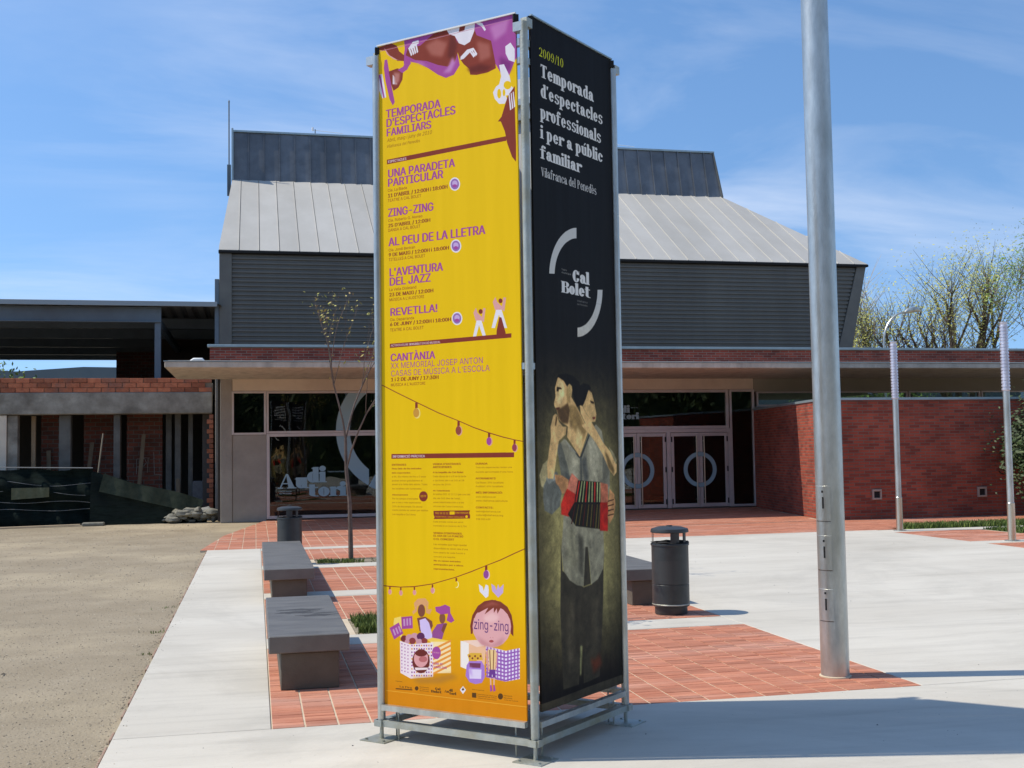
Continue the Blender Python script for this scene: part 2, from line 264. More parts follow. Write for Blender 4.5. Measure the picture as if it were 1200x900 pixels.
def serif_glyph(ch,T,t,w):
    """condensed serif letters built from stems, bowls and slabs; x-height = 1. Returns advance, [(sign, polygon)]"""
    O=[]; s=.13
    R=lambda x0,y0,x1,y1,g=1:O.append((g,[(x0,y0),(x1,y0),(x1,y1),(x0,y1)]))
    P=lambda *p,g=1:O.append((g,list(p)))
    def ring(cx,cy,rx,ry,a0=0,a1=360,T_=T,t_=t,g=1): O.append((g,ell_pts(cx,cy,rx,ry,a0,a1)+ell_pts(cx,cy,max(.02,rx-T_),max(.02,ry-t_),a1,a0)))
    def dot(x,y,r): O.append((1,ell_pts(x,y,r*.95,r)))
    def stem(x,y0,y1,foot=True,head=True,cap=False):
        R(x,y0,x+T,y1)
        if foot: R(x-s*.8,y0,x+T+s*.8,y0+t*.8)
        if head: (R(x-s*.8,y1-t*.8,x+T+s*.8,y1) if cap else P((x-s,y1-.16),(x,y1-.06),(x+T,y1),(x+T,y1-.2),(x,y1-.2),(x-s,y1-.1)))
    A=1.45;C=1.36;D=-.42;h=w/2
    if ch in 'oóò': ring(h,.5,h,.52); a=w
    elif ch in 'eéè':
        ring(h,.5,h,.52); R(h,.2,w+.1,.44,-1); R(T*.8,.44,w-T*.5,.44+t); ring(h,.5,h,.52,-88,-28); a=w
    elif ch=='c': ring(h,.5,h,.52); R(h,.3,w+.1,.7,-1); dot(w-T*.45,.72,T*.55); ring(h,.5,h,.52,-88,-30); a=w*.95
    elif ch=='a':
        ring(h-.02,.66,h-.03,.36,0,168); dot(T*.55,.72,T*.52); R(w-T-.05,.1,w-.05,.68); ring(h-.06,.3,h-.06,.32); P((w-T-.05,.12),(w-.05,.25),(w+.1,.08),(w+.08,0),(w-.1,-.01)); a=w+.04
    elif ch in 'dqbp':
        ring(h,.5,h,.52)
        if ch=='d': R(w-T,0,w,A); P((w-T-s,A-.1),(w-T,A-.06),(w,A),(w,A-.2),(w-T,A-.2)); R(w-.02,0,w+s,t)
        if ch=='b': stem(0,0,A,False)
        if ch=='p': stem(0,D,1)
        if ch=='q': stem(w-T,D,1,True,False)
        a=w+.02
    elif ch in 'nhumr':
        def arch(x0,w_): ring(x0+w_/2,.62,w_/2,.4,0,172); R(x0+w_-T,0,x0+w_,.64); R(x0+w_-T-s*.7,0,x0+w_+s*.7,t*.8)
        if ch in'nh': stem(0,0,1 if ch=='n' else A); arch(0,w); a=w
        elif ch=='m': stem(0,0,1); arch(0,w*.92); arch(w*.92-T,w*.92); a=w*1.84-T
        elif ch=='r': stem(0,0,1); ring(T+w*.22,.66,w*.26,.36,20,172); dot(T+w*.42,.82,T*.6); a=w*.78
        else: stem(0,.3,1,False); ring(h,.36,h,.38,180,352); stem(w-T,0,1,False); R(w,0,w+s,t*.8); a=w
    elif ch=='ú': a0,oo=serif_glyph('u',T,t,w); O+=oo; a=a0; P((h-.05,1.12),(h+.12,1.45),(h+.3,1.42),(h+.05,1.12))
    elif ch=='i': stem(0,0,1); dot(T/2,1.3,T*.6); a=T
    elif ch=='l': stem(0,0,A); a=T
    elif ch=='t': R(0.1,.2,.1+T,1.28); R(-.05,1-t,.1+T+.24,1); ring(.1+T+.1,.24,T+.1,.26,180,300); a=T+.28
    elif ch=='f': stem(.08,0,1.1,True,False); ring(.08+w*.36,1.12,w*.36,.36,20,180); dot(.08+w*.6,1.3,T*.55); R(-.08,1-t,.08+T+.24,1); a=T+.3
    elif ch=='s':
        P(*(ell_pts(h,.72,h*.9,.3,40,265)+ell_pts(h,.72,h*.9-T*.75,.3-t,265,40))); P(*(ell_pts(h,.27,h*.95,.3,-140,85)+ell_pts(h,.27,h*.95-T*.75,.3-t,85,-140)))
        P((T*.25,.66),(h,.42),(h*1.3,.36),(w-T*.3,.34),(h,.62),(h*.7,.66)); dot(w*.8,.82,T*.42); dot(w*.2,.16,T*.42); a=w*.96
    elif ch=='T': W=w*1.15; R(W/2-T/2,0,W/2+T/2,C); R(W/2-T/2-s,0,W/2+T/2+s,t*.8); R(0,C-t,W,C); P((0,C),(0,C-.34),(.06,C-.3),(.14,C-t)); P((W,C),(W,C-.34),(W-.06,C-.3),(W-.14,C-t)); a=W
    elif ch=='V': W=w*1.2; P((.02,C),(T+.05,C),(W/2+T*.35,.1),(W/2,0),(W/2-.06,0)); P((W/2-.06,0),(W/2+.02,0),(W-.06,C),(W-.14,C)); R(-.08,C-t*.8,T+.16,C); R(W-.26,C-t*.8,W+.06,C); a=W
    elif ch=='A': W=w*1.5; P((W/2-.05,C),(W/2+.1,C),(W,0),(W-T*1.15,0)); P((W/2-.05,C),(W/2+.05,C),(.2,0),(.08,0)); R(.25,.4,W-T,.4+t); R(-.05,0,.36,t*.8); R(W-T*1.15-.1,0,W+.12,t*.8); a=W+.02
    elif ch=='P': stem(.06,0,C,True,True,True); ring(.06+T+w*.16,C-.37,w*.5,.37,-90,90); R(.06,C-t,.1+T+w*.18,C); R(.06,C-.74,.1+T+w*.18,C-.74+t); a=w*.98+.1
    elif ch=='B': stem(.06,0,C,True,True,True); ring(.06+T+w*.2,C-.32,w*.5,.32,-90,90); ring(.06+T+w*.22,.37,w*.56,.38,-90,90); R(.06,C-t,.1+T+w*.2,C); R(.06,C-.64,.1+T+w*.2,C-.64+t); R(.06,0,.1+T+w*.2,t); a=w*1.18
    elif ch=='C': W=w*1.2; ring(W/2,C/2,W/2,C/2+.02); R(W/2,C*.36,W+.1,C*.66,-1); R(W-.12,C*.62,W-.04,C-.04); ring(W/2,C/2,W/2,C/2+.02,-85,-22); a=W
    elif ch in'09':
        ring(h,C/2,h,C/2+.02)
        if ch=='9': R(-.1,.3,h,.62,-1); R(T,.55,w-T*.6,.55+t); dot(T*.5,.26,T*.5)
        a=w
    elif ch=='1': stem(.1,0,C,True,False); P((.1,C),(-.04,C-.2),(-.04,C-.26),(.1,C-.16)); a=T+.24
    elif ch=='2': ring(h,C-.4,h,.42,-20,170); P((w,C-.42),(w-T*.3,C-.75),(.22,.2),(0,.2),(0,.02),(.1,.1),(w-T,C-.6),(w-T,C-.42)); R(0,0,w,.2); a=w
    elif ch=='/': P((0,-.1),(t*1.1,-.1),(.42,C+.1),(.42-t*1.1,C+.1)); a=.36
    elif ch in"'’": P((0,1.4),(T*.9,1.4),(T*.5,1.02),(T*.15,1.02)); a=T*.7
    else: a=w*.45
    if ch in'éó': P((h-.05,1.12),(h+.12,1.45),(h+.3,1.42),(h+.05,1.12))
    if ch in'èò': P((h+.05,1.12),(h-.12,1.45),(h-.3,1.42),(h-.05,1.12))
    return a,O
def draw_text(cv,s,x,z,w,h,c,font):
    "x,z baseline-left in m, w total width, h cap/ascender height"
    if font in('s','s2','n'):
        T,t,gw,gap=dict(s=(.44,.1,.88,.06),s2=(.275,.12,.66,.10),n=(.15,.08,.58,.14))[font]
        gl=[];X=0
        for ch in s: a,o=serif_glyph(ch,T,t,gw); gl.append((X,o)); X+=a+gap
        X-=gap; kx=w/X*cv.k; ky=h/1.45*cv.k
        if font=='s': X=X
        for gx,o in gl:
            if not o: continue
            allp=np.array([p for _,pl in o for p in pl]); bx0,by0=allp.min(0);bx1,by1=allp.max(0)
            ix0,iy0=int(x*cv.k+(gx+bx0)*kx)-2,int(z*cv.k+by0*ky)-2; ww,hh=int((bx1-bx0)*kx)+6,int((by1-by0)*ky)+6; M=np.zeros((hh,ww))
            for g,pl in o:
                P=np.array(pl)*[kx,ky]+[x*cv.k+gx*kx,z*cv.k]; m,a0,b0=cv.cover(np.hstack([P,np.roll(P,-1,0)])); full=np.zeros((hh,ww))
                u0,v0=a0-ix0,b0-iy0; su,sv=max(0,u0),max(0,v0); eu,ev=min(ww,u0+m.shape[1]),min(hh,v0+m.shape[0])
                if eu>su and ev>sv: full[sv:ev,su:eu]=m[sv-v0:ev-v0,su-u0:eu-u0]
                M=np.maximum(M,full) if g>0 else M*(1-full)
            cv.paint(M,ix0,iy0,c)
        return
    gs=[];X=0
    for ch in s: a,e=sans_edges(ch); gs.append((X,e)); X+=a
    capH=sans_edges('H')[1][:,[1,3]].max(); xh=sans_edges('x')[1][:,[1,3]].max(); low=not any(q.isupper() or q.isdigit() for q in s)
    kx=w/X*cv.k; ky=h/(capH)*cv.k
    sh=.22 if font=='i' else 0
    E=[]
    for gx,e in gs:
        if len(e): q=e.copy(); q[:,[0,2]]=(q[:,[0,2]]+gx+sh*q[:,[1,3]])*kx+x*cv.k; q[:,[1,3]]=q[:,[1,3]]*ky+z*cv.k; E.append(q)
    if not E: return
    M,a0,b0=cv.cover(np.vstack(E)); M=np.pad(M,3); a0-=3; b0-=3
    if font=='b':
        k=max(.45,h*cv.k*.065); n=int(k); f=k-n
        base=M.copy()
        for i in range(1,n+1):
            for dx,dy in((i,0),(-i,0),(0,i*.5)): M=np.maximum(M,np.roll(np.roll(base,int(dx),1),int(dy),0))
        M=np.maximum(M,f*np.maximum(np.roll(base,n+1,1),np.roll(base,-n-1,1)))
    cv.paint(M,a0,b0,c)
def render_art(cv,ART):
    for a in ART:
        if a[0]=='p': cv.poly([(x/1000,(z/1000-cv.z0)) for x,z in a[2]],a[1],a[3])
        else: _,c,s,x,z,w,h,f=a; draw_text(cv,s,x/1000,z/1000-cv.z0,w/1000,h/1000,c,f)
ART_A=[('p',(166,76,152),[(190,3959),(924,3981),(934,3717),(918,3694),(882,3621),(831,3648),(791,3718),(700,3807),(552,3818),(567,3742),(528,3695),(474,3686),(420,3715),(355,3764),(289,3804),(233,3824),(210,3781),(193,3789),(183,3852),(195,3906)],0),
('p',(135,55,40),[(302,3904),(402,3958),(522,3966),(563,3834),(535,3766),(486,3748),(421,3770),(345,3807),(267,3827),(223,3854),(200,3868),(218,3911)],0),
('p',(135,55,40),[(554,3955),(640,3991),(680,3888),(773,3838),(797,3717),(801,3680),(749,3667),(676,3666),(635,3675),(630,3708),(593,3742),(567,3779),(552,3827)],0),
('p',(172,98,84),[(335,3897),(412,3919),(488,3885),(454,3809),(378,3833)],8),
('p',(170,95,82),[(680,3856),(762,3822),(771,3748),(698,3735)],8),
('p',(104,38,30),[(614,3715),(698,3722),(781,3693),(739,3674),(645,3682)],7),
('p',(104,38,30),[(511,3954),(552,3863),(530,3777),(487,3803)],7),
('p',(192,120,180),[(764,3920),(887,3939),(866,3864),(793,3834)],8),
('p',(196,130,188),[(453,3718),(507,3712),(540,3765),(519,3797),(486,3739)],6),
('p',(128,48,122),[(823,3739),(903,3696),(892,3645),(832,3666)],8),
('p',(198,136,190),[(245,3826),(311,3804),(366,3766),(300,3797)],6),
('p',(232,226,232),[(478,3965),(533,3973),(597,3978),(673,3977),(665,3914),(637,3860),(600,3847),(563,3866),(537,3912),(500,3929)],0),
('p',(135,55,40),[(570,3960),(609,3963),(601,3931),(564,3930)],0),
('p',(232,226,232),[(681,3966),(718,3948),(741,3907),(732,3900),(712,3931),(681,3951)],0),
('p',(232,226,232),[(218,3906),(228,3911),(247,3863),(238,3855)],0),
('p',(232,226,232),[(233,3912),(244,3916),(261,3866),(252,3858)],0),
('p',(232,226,232),[(249,3917),(259,3922),(274,3869),(265,3861)],0),
('p',(232,226,232),[(265,3922),(275,3927),(288,3872),(279,3864)],0),
('p',(232,226,232),[(225,3910),(252,3937),(291,3939),(293,3920),(268,3910),(240,3893)],0),
('p',(232,226,232),[(573,3787),(616,3819),(658,3822),(668,3809),(637,3801),(594,3772),(572,3770)],0),
('p',(232,226,232),[(628,3810),(639,3808),(666,3776),(659,3765)],0),
('p',(232,226,232),[(643,3810),(653,3808),(674,3780),(668,3768)],0),
('p',(232,226,232),[(658,3810),(668,3808),(683,3783),(676,3772)],0),
('p',(135,55,40),[(6,3951),(98,3958),(138,3936),(155,3900),(191,3869),(188,3837),(143,3846),(86,3890),(58,3922),(11,3935)],0),
('p',(225,165,160),[(46,3945),(69,3898),(115,3861),(183,3835),(143,3852),(86,3890)],0),
('p',(166,76,152),[(51,3868),(69,3869),(79,3815),(96,3718),(120,3610),(106,3592),(83,3635),(56,3744),(45,3822)],0),
('p',(232,226,232),[(-6,3788),(33,3791),(49,3717),(60,3648),(31,3647),(3,3715)],0),
('p',(166,76,152),[(8,3788),(20,3789),(49,3649),(39,3646)],0),
('p',(135,55,40),[(79,3796),(142,3803),(182,3782),(176,3731),(147,3690),(112,3677),(96,3718)],0),
('p',(166,76,152),[(142,3794),(182,3805),(200,3835),(239,3818),(205,3782),(176,3769)],0),
('p',(232,226,232),[(108,3772),(125,3752),(142,3756),(130,3735),(139,3710),(107,3716)],0),
('p',(186,120,110),[(114,3785),(159,3772),(153,3726),(124,3703)],5),
('p',(230,190,120),[(885,3532),(900,3494),(879,3462)],5),
('p',(232,226,232),[(862,3789),(895,3804),(921,3764),(920,3691),(883,3709),(864,3748)],0),
('p',(232,226,232),[(822,3694),(852,3693),(887,3620),(896,3565),(916,3544),(900,3520),(860,3518),(869,3499),(854,3475),(818,3480),(790,3513),(780,3550),(799,3578),(820,3588),(833,3630)],0),
('p',(238,194,0),[(897,3569),(896,3563),(892,3557),(887,3553),(880,3551),(872,3551),(865,3553),(858,3558),(853,3564),(849,3571),(848,3578),(850,3585),(853,3591),(859,3595),(866,3597),(873,3597),(881,3594),(887,3590),(893,3584),(896,3577)],0),
('p',(238,194,0),[(831,3534),(831,3526),(829,3519),(826,3513),(822,3510),(819,3510),(815,3512),(812,3516),(809,3522),(807,3530),(807,3538),(808,3546),(809,3554),(812,3559),(816,3562),(820,3563),(823,3561),(827,3556),(829,3550),(831,3542)],0),
('p',(238,194,0),[(858,3535),(857,3529),(856,3524),(854,3520),(852,3517),(849,3517),(847,3518),(845,3521),(843,3526),(842,3532),(842,3538),(842,3544),(843,3549),(845,3553),(848,3555),(850,3556),(853,3554),(855,3551),(856,3546),(858,3541)],0),
('p',(135,55,40),[(872,3512),(918,3561),(916,3434),(883,3422),(832,3408)],0),
('p',(232,226,232),[(878,3520),(884,3523),(895,3437),(886,3433)],0),
('p',(232,226,232),[(891,3524),(897,3528),(907,3443),(899,3438)],0),
('p',(232,226,232),[(904,3529),(910,3533),(919,3449),(911,3444)],0),
('p',(135,55,40),[(808,3385),(832,3408),(883,3422),(916,3443),(920,3244),(918,3148),(894,3178),(865,3257),(851,3325),(827,3382)],0),
('p',(185,130,150),[(-4,3928),(380,3927),(923,3931),(923,3929),(380,3924),(-4,3925)],0),
('t', (166, 76, 152), 'TEMPORADA', 56, 3526, 380, 47, 'b'),
('t', (166, 76, 152), "D'ESPECTACLES", 57, 3472, 479, 47, 'b'),
('t', (166, 76, 152), 'FAMILIARS', 58, 3418, 314, 44, 'b'),
('t', (150, 95, 20), 'Abril, maig i juny de 2010', 62, 3385, 313, 20, 'i'),
('t', (150, 95, 20), 'Vilafranca del Penedès', 59, 3351, 234, 17, 'i'),
('p',(135,55,40),[(61,3283),(860,3296),(860,3271),(61,3256)],0),
('t', (232, 226, 232), 'ESPECTACLES', 69, 3263, 129, 14, 'b'),
('t', (166, 76, 152), 'UNA PARADETA', 65, 3177, 462, 46, 'b'),
('t', (166, 76, 152), 'PARTICULAR', 64, 3124, 384, 46, 'b'),
('t', (135, 55, 40), 'Cia. La Bleda', 64, 3095, 137, 16, 'r'),
('t', (135, 55, 40), "11 D'ABRIL / 12:00H i 18:00H", 64, 3062, 413, 21, 'b'),
('t', (135, 55, 40), 'TEATRE A CAL BOLET', 63, 3036, 235, 17, 'r'),
('p',(232,226,232),[(560,3075),(558,3064),(553,3054),(545,3047),(535,3043),(524,3042),(513,3046),(503,3052),(495,3062),(490,3073),(489,3084),(491,3096),(496,3106),(504,3113),(514,3117),(525,3117),(536,3114),(546,3107),(553,3098),(558,3087)],0),
('p',(150,110,175),[(552,3076),(551,3067),(547,3059),(540,3053),(533,3050),(524,3050),(515,3052),(508,3058),(501,3065),(498,3074),(496,3083),(498,3093),(502,3100),(508,3106),(516,3109),(525,3110),(533,3107),(541,3102),(547,3094),(551,3085)],0),
('p',(200,170,215),[(542,3081),(541,3076),(539,3072),(535,3069),(530,3067),(524,3067),(519,3069),(514,3072),(510,3076),(507,3081),(507,3086),(508,3091),(510,3095),(514,3098),(519,3100),(525,3100),(530,3098),(535,3095),(539,3091),(541,3086)],0),
('p',(166,76,152),[(539,3068),(538,3065),(536,3063),(533,3062),(529,3061),(524,3061),(520,3062),(515,3064),(512,3066),(510,3069),(509,3072),(510,3074),(512,3076),(516,3078),(520,3079),(524,3078),(529,3077),(533,3076),(536,3073),(538,3071)],0),
('t', (166, 76, 152), 'ZING-ZING', 65, 2950, 316, 46, 'b'),
('t', (135, 55, 40), 'Cia. Roberto G. Alonso', 65, 2921, 240, 15, 'r'),
('t', (135, 55, 40), "25 D'ABRIL / 12:00H", 65, 2889, 294, 20, 'b'),
('t', (135, 55, 40), 'DANSA A CAL BOLET', 64, 2864, 226, 17, 'r'),
('t', (166, 76, 152), 'AL PEU DE LA LLETRA', 67, 2780, 651, 48, 'b'),
('t', (135, 55, 40), 'Cia. Jordi Bertran', 66, 2750, 186, 15, 'r'),
('t', (135, 55, 40), '9 DE MAIG / 12:00H i 18:00H', 66, 2720, 415, 20, 'b'),
('t', (135, 55, 40), 'TITELLES A CAL BOLET', 66, 2694, 255, 17, 'r'),
('p',(232,226,232),[(562,2730),(560,2719),(555,2709),(547,2702),(537,2697),(526,2697),(515,2700),(505,2706),(498,2715),(493,2726),(491,2738),(493,2749),(498,2759),(506,2766),(516,2770),(527,2771),(538,2768),(548,2762),(555,2753),(560,2742)],0),
('p',(150,110,175),[(554,2731),(553,2722),(549,2714),(542,2708),(535,2705),(526,2704),(517,2707),(510,2712),(504,2719),(500,2727),(499,2737),(500,2746),(504,2754),(510,2760),(518,2763),(527,2764),(536,2761),(543,2756),(549,2749),(553,2740)],0),
('p',(200,170,215),[(544,2736),(543,2731),(541,2727),(537,2723),(532,2722),(526,2721),(521,2723),(516,2726),(512,2730),(510,2734),(509,2739),(510,2744),(512,2749),(516,2752),(521,2753),(527,2754),(532,2752),(537,2749),(541,2745),(543,2741)],0),
('p',(166,76,152),[(541,2722),(540,2720),(538,2718),(535,2716),(531,2715),(526,2715),(522,2716),(518,2718),(514,2720),(512,2723),(512,2725),(512,2728),(515,2730),(518,2732),(522,2733),(526,2733),(531,2732),(535,2730),(538,2728),(540,2725)],0),
('t', (166, 76, 152), "L'AVENTURA", 69, 2606, 370, 46, 'b'),
('t', (166, 76, 152), 'DEL JAZZ', 69, 2552, 288, 46, 'b'),
('t', (135, 55, 40), 'La Vella Dixieland', 68, 2522, 190, 16, 'r'),
('t', (135, 55, 40), '23 DE MAIG / 12:00H', 68, 2491, 306, 20, 'b'),
('t', (135, 55, 40), "MÚSICA A L'AUDITORI", 68, 2464, 241, 16, 'r'),
('t', (166, 76, 152), 'REVETLLA!', 72, 2379, 329, 43, 'b'),
('t', (135, 55, 40), 'Cia. Deparranda', 71, 2350, 170, 15, 'r'),
('t', (135, 55, 40), '6 DE JUNY / 12:00H i 18:00H', 71, 2321, 418, 20, 'b'),
('t', (135, 55, 40), 'TEATRE A CAL BOLET', 71, 2290, 234, 17, 'r'),
('p',(232,226,232),[(563,2330),(561,2319),(556,2309),(548,2301),(538,2297),(527,2296),(516,2298),(507,2304),(499,2313),(494,2324),(493,2335),(494,2346),(500,2356),(508,2364),(517,2368),(528,2369),(539,2367),(549,2361),(556,2352),(561,2342)],0),
('p',(150,110,175),[(555,2331),(554,2322),(550,2314),(544,2308),(536,2304),(527,2303),(519,2305),(511,2310),(505,2317),(501,2325),(500,2335),(501,2344),(505,2352),(512,2358),(520,2361),(528,2362),(537,2360),(544,2355),(550,2348),(554,2340)],0),
('p',(200,170,215),[(545,2335),(544,2330),(542,2326),(538,2323),(533,2321),(528,2320),(522,2321),(517,2324),(513,2328),(511,2333),(510,2338),(511,2342),(514,2347),(518,2350),(523,2352),(528,2352),(533,2351),(538,2348),(542,2345),(545,2340)],0),
('p',(166,76,152),[(542,2322),(541,2319),(539,2317),(536,2315),(532,2314),(527,2314),(523,2315),(519,2316),(516,2319),(514,2321),(513,2324),(514,2326),(516,2329),(519,2330),(523,2331),(528,2331),(532,2331),(536,2329),(539,2327),(542,2324)],0),
('p',(225,165,160),[(635,2356),(651,2383),(661,2354),(689,2328),(698,2376),(713,2375),(701,2299),(680,2313),(658,2302),(648,2313)],0),
('p',(232,226,232),[(654,2312),(686,2310),(717,2209),(697,2210),(670,2285),(646,2213),(627,2214)],0),
('p',(135,55,40),[(694,2358),(693,2354),(692,2350),(689,2348),(685,2346),(681,2346),(677,2347),(674,2349),(671,2352),(669,2356),(668,2360),(669,2364),(671,2368),(674,2370),(678,2372),(682,2372),(686,2371),(689,2369),(692,2366),(694,2362)],0),
('p',(225,165,160),[(759,2405),(776,2431),(787,2403),(817,2376),(826,2424),(843,2422),(831,2348),(807,2362),(783,2351),(772,2362)],0),
('p',(232,226,232),[(779,2361),(814,2359),(847,2258),(826,2259),(797,2333),(770,2263),(749,2265)],0),
('p',(135,55,40),[(820,2406),(820,2402),(818,2399),(815,2396),(812,2394),(808,2394),(804,2395),(800,2397),(798,2400),(796,2404),(795,2408),(796,2412),(798,2416),(801,2418),(804,2420),(808,2420),(812,2419),(815,2417),(818,2414),(820,2410)],0),
('p',(135,55,40),[(799,2320),(812,2317),(837,2233),(834,2204),(778,2207),(781,2249)],0),
('p',(135,55,40),[(70,2221),(873,2228),(872,2205),(69,2197)],0),
('t', (232, 226, 232), 'ACTIVITATS DE SENSIBILITZACIÓ MUSICAL', 77, 2204, 340, 12, 'b'),
('t', (166, 76, 152), 'CANTÀNIA', 73, 2120, 307, 42, 'b'),
('t', (166, 76, 152), 'XX MEMORIAL JOSEP ANTON', 73, 2078, 621, 33, 'r'),
('t', (166, 76, 152), "CASAS DE MÚSICA A L'ESCOLA", 74, 2034, 660, 33, 'r'),
('t', (135, 55, 40), '1 i 2 DE JUNY / 17:30H', 74, 2006, 328, 20, 'b'),
('t', (135, 55, 40), "MÚSICA A L'AUDITORI", 73, 1978, 239, 16, 'r'),
('p',(135,55,40),[(2,1995),(109,1946),(250,1884),(396,1821),(525,1774),(628,1734),(724,1703),(810,1679),(879,1663),(944,1651),(944,1647),(879,1659),(810,1674),(724,1698),(628,1729),(525,1770),(396,1816),(250,1879),(109,1941),(2,1990)],0),
('p',(135,55,40),[(241,1880),(258,1879),(258,1846),(241,1847)],0),
('p',(240,215,120),[(276,1820),(275,1811),(272,1802),(267,1796),(260,1792),(253,1791),(246,1792),(239,1797),(234,1804),(231,1812),(230,1821),(231,1830),(235,1838),(240,1845),(246,1849),(254,1850),(261,1848),(267,1844),(272,1837),(275,1829)],0),
('p',(205,150,60),[(268,1822),(267,1814),(264,1807),(259,1802),(253,1798),(247,1797),(241,1798),(235,1802),(231,1808),(228,1815),(227,1824),(228,1832),(231,1839),(236,1844),(242,1848),(248,1849),(254,1847),(260,1844),(264,1838),(267,1830)],0),
('p',(135,55,40),[(522,1771),(537,1770),(537,1740),(521,1740)],0),
('p',(225,165,140),[(553,1715),(552,1707),(549,1699),(544,1694),(539,1690),(532,1689),(526,1690),(520,1694),(515,1700),(512,1708),(512,1716),(513,1725),(516,1732),(521,1738),(526,1742),(533,1743),(539,1742),(545,1738),(550,1732),(552,1724)],0),
('p',(150,75,60),[(546,1718),(545,1710),(542,1704),(538,1698),(533,1695),(527,1694),(521,1695),(516,1699),(512,1704),(510,1711),(509,1719),(510,1726),(513,1733),(517,1738),(522,1741),(528,1742),(533,1741),(538,1737),(542,1732),(545,1725)],0),
('p',(135,55,40),[(717,1702),(731,1702),(731,1675),(717,1675)],0),
('p',(225,165,140),[(745,1654),(744,1646),(741,1640),(737,1635),(732,1631),(726,1630),(721,1632),(716,1635),(712,1640),(710,1647),(709,1654),(710,1662),(712,1668),(717,1674),(722,1677),(727,1678),(733,1677),(738,1673),(742,1668),(744,1661)],0),
('p',(166,76,152),[(738,1656),(737,1649),(735,1644),(731,1639),(727,1636),(722,1635),(717,1636),(713,1639),(709,1644),(707,1650),(707,1656),(707,1663),(710,1669),(713,1673),(718,1676),(723,1677),(728,1676),(732,1673),(735,1668),(737,1662)],0),
('p',(135,55,40),[(876,1662),(888,1661),(888,1637),(875,1637)],0),
('p',(225,165,140),[(901,1617),(900,1610),(897,1604),(893,1599),(889,1596),(884,1595),(879,1596),(874,1599),(871,1604),(868,1611),(868,1617),(869,1624),(871,1630),(875,1635),(879,1638),(885,1639),(890,1638),(894,1635),(898,1630),(900,1624)],0),
('p',(150,65,80),[(894,1619),(894,1613),(891,1607),(888,1603),(884,1600),(880,1600),(875,1601),(871,1603),(868,1608),(866,1613),(866,1619),(866,1625),(869,1631),(872,1635),(876,1638),(880,1638),(885,1637),(889,1635),(892,1630),(894,1625)],0),
('p',(135,55,40),[(74,1595),(878,1594),(877,1568),(73,1568)],0),
('t', (232, 226, 232), 'INFORMACIÓ PRÀCTICA', 81, 1574, 222, 14, 'b'),
('t', (135, 55, 40), 'ENTRADES', 75, 1529, 101, 10, 'b'),
('t', (135, 55, 40), 'Preu únic de les entrades', 75, 1508, 204, 9, 'b'),
('t', (135, 55, 40), 'dels espectacles', 75, 1485, 128, 8, 'b'),
('t', (150, 95, 20), 'a 5€. Els infants de fins a 2 anys', 75, 1463, 234, 9, 'r'),
('t', (150, 95, 20), 'podran entrar gratuïtament si', 75, 1441, 210, 9, 'r'),
('t', (150, 95, 20), 'seuen a la falda dels adults. Totes', 75, 1420, 243, 9, 'r'),
('t', (150, 95, 20), 'les localitats són numerades.', 75, 1396, 206, 9, 'r'),
('t', (135, 55, 40), 'Abonament', 75, 1362, 110, 8, 'b'),
('t', (150, 95, 20), "Per la compra d'entrades", 75, 1340, 179, 9, 'r'),
('t', (150, 95, 20), 'per a tres o més espectacles', 75, 1319, 198, 8, 'r'),
('t', (150, 95, 20), '20% de descompte. Els abona-', 75, 1296, 215, 9, 'r'),
('t', (150, 95, 20), 'ments només es venen per telèfon', 75, 1276, 246, 9, 'r'),
('t', (150, 95, 20), "i en taquilla a Ca l'Anna", 75, 1252, 161, 9, 'r'),
('p',(135,55,40),[(319,1358),(318,1349),(313,1342),(307,1335),(299,1331),(290,1330),(281,1331),(273,1335),(267,1341),(263,1349),(261,1358),(263,1367),(267,1375),(274,1381),(282,1385),(291,1386),(300,1385),(308,1381),(314,1375),(318,1367)],0),
('t', (238, 194, 0), 'ESTP', 272, 1354, 37, 11, 'b'),
('t', (135, 55, 40), "VENDA D'ENTRADES", 356, 1531, 184, 10, 'b'),
('t', (135, 55, 40), 'ANTICIPADES', 356, 1514, 124, 11, 'b'),
('t', (135, 55, 40), 'A la taquilla de Cal Bolet', 356, 1486, 200, 9, 'b'),
('t', (150, 95, 20), 'Cada dijous de 6 a 8 de la tarda', 355, 1464, 219, 9, 'r'),
('t', (150, 95, 20), 'o (pl.Bolet del 4 al 10) al 28', 355, 1442, 207, 8, 'r'),
('t', (150, 95, 20), 'de juny de 2010.', 355, 1420, 121, 8, 'r'),
('t', (135, 55, 40), 'Al Telentrada', 355, 1386, 112, 8, 'b'),
('t', (150, 95, 20), 'Al telèfon 902 10 12 12 (per cost del', 355, 1366, 243, 9, 'r'),
('t', (150, 95, 20), "dia, els 365 dies de l'any),", 355, 1344, 180, 9, 'r'),
('t', (150, 95, 20), 'www.telentrada.com o a les', 355, 1322, 203, 9, 'r'),
('t', (150, 95, 20), 'oficines de Caixa Catalunya.', 355, 1300, 200, 8, 'r'),
('t', (150, 95, 20), 'Cada entrada només pot servir', 354, 1216, 198, 8, 'r'),
('t', (150, 95, 20), "l'entrada té un recàrrec de 0,75€", 354, 1194, 220, 8, 'r'),
('t', (135, 55, 40), "VENDA D'ENTRADES", 354, 1153, 187, 10, 'b'),
('t', (135, 55, 40), 'EL DIA DE LA FUNCIÓ', 354, 1138, 196, 10, 'b'),
('t', (135, 55, 40), 'O EL CONCERT', 354, 1120, 137, 10, 'b'),
('t', (150, 95, 20), 'Les entrades que hagin quedat', 354, 1092, 219, 9, 'r'),
('t', (150, 95, 20), "disponibles es venen des d'una", 354, 1070, 225, 9, 'r'),
('t', (150, 95, 20), 'hora abans de cada funció o', 354, 1048, 207, 8, 'r'),
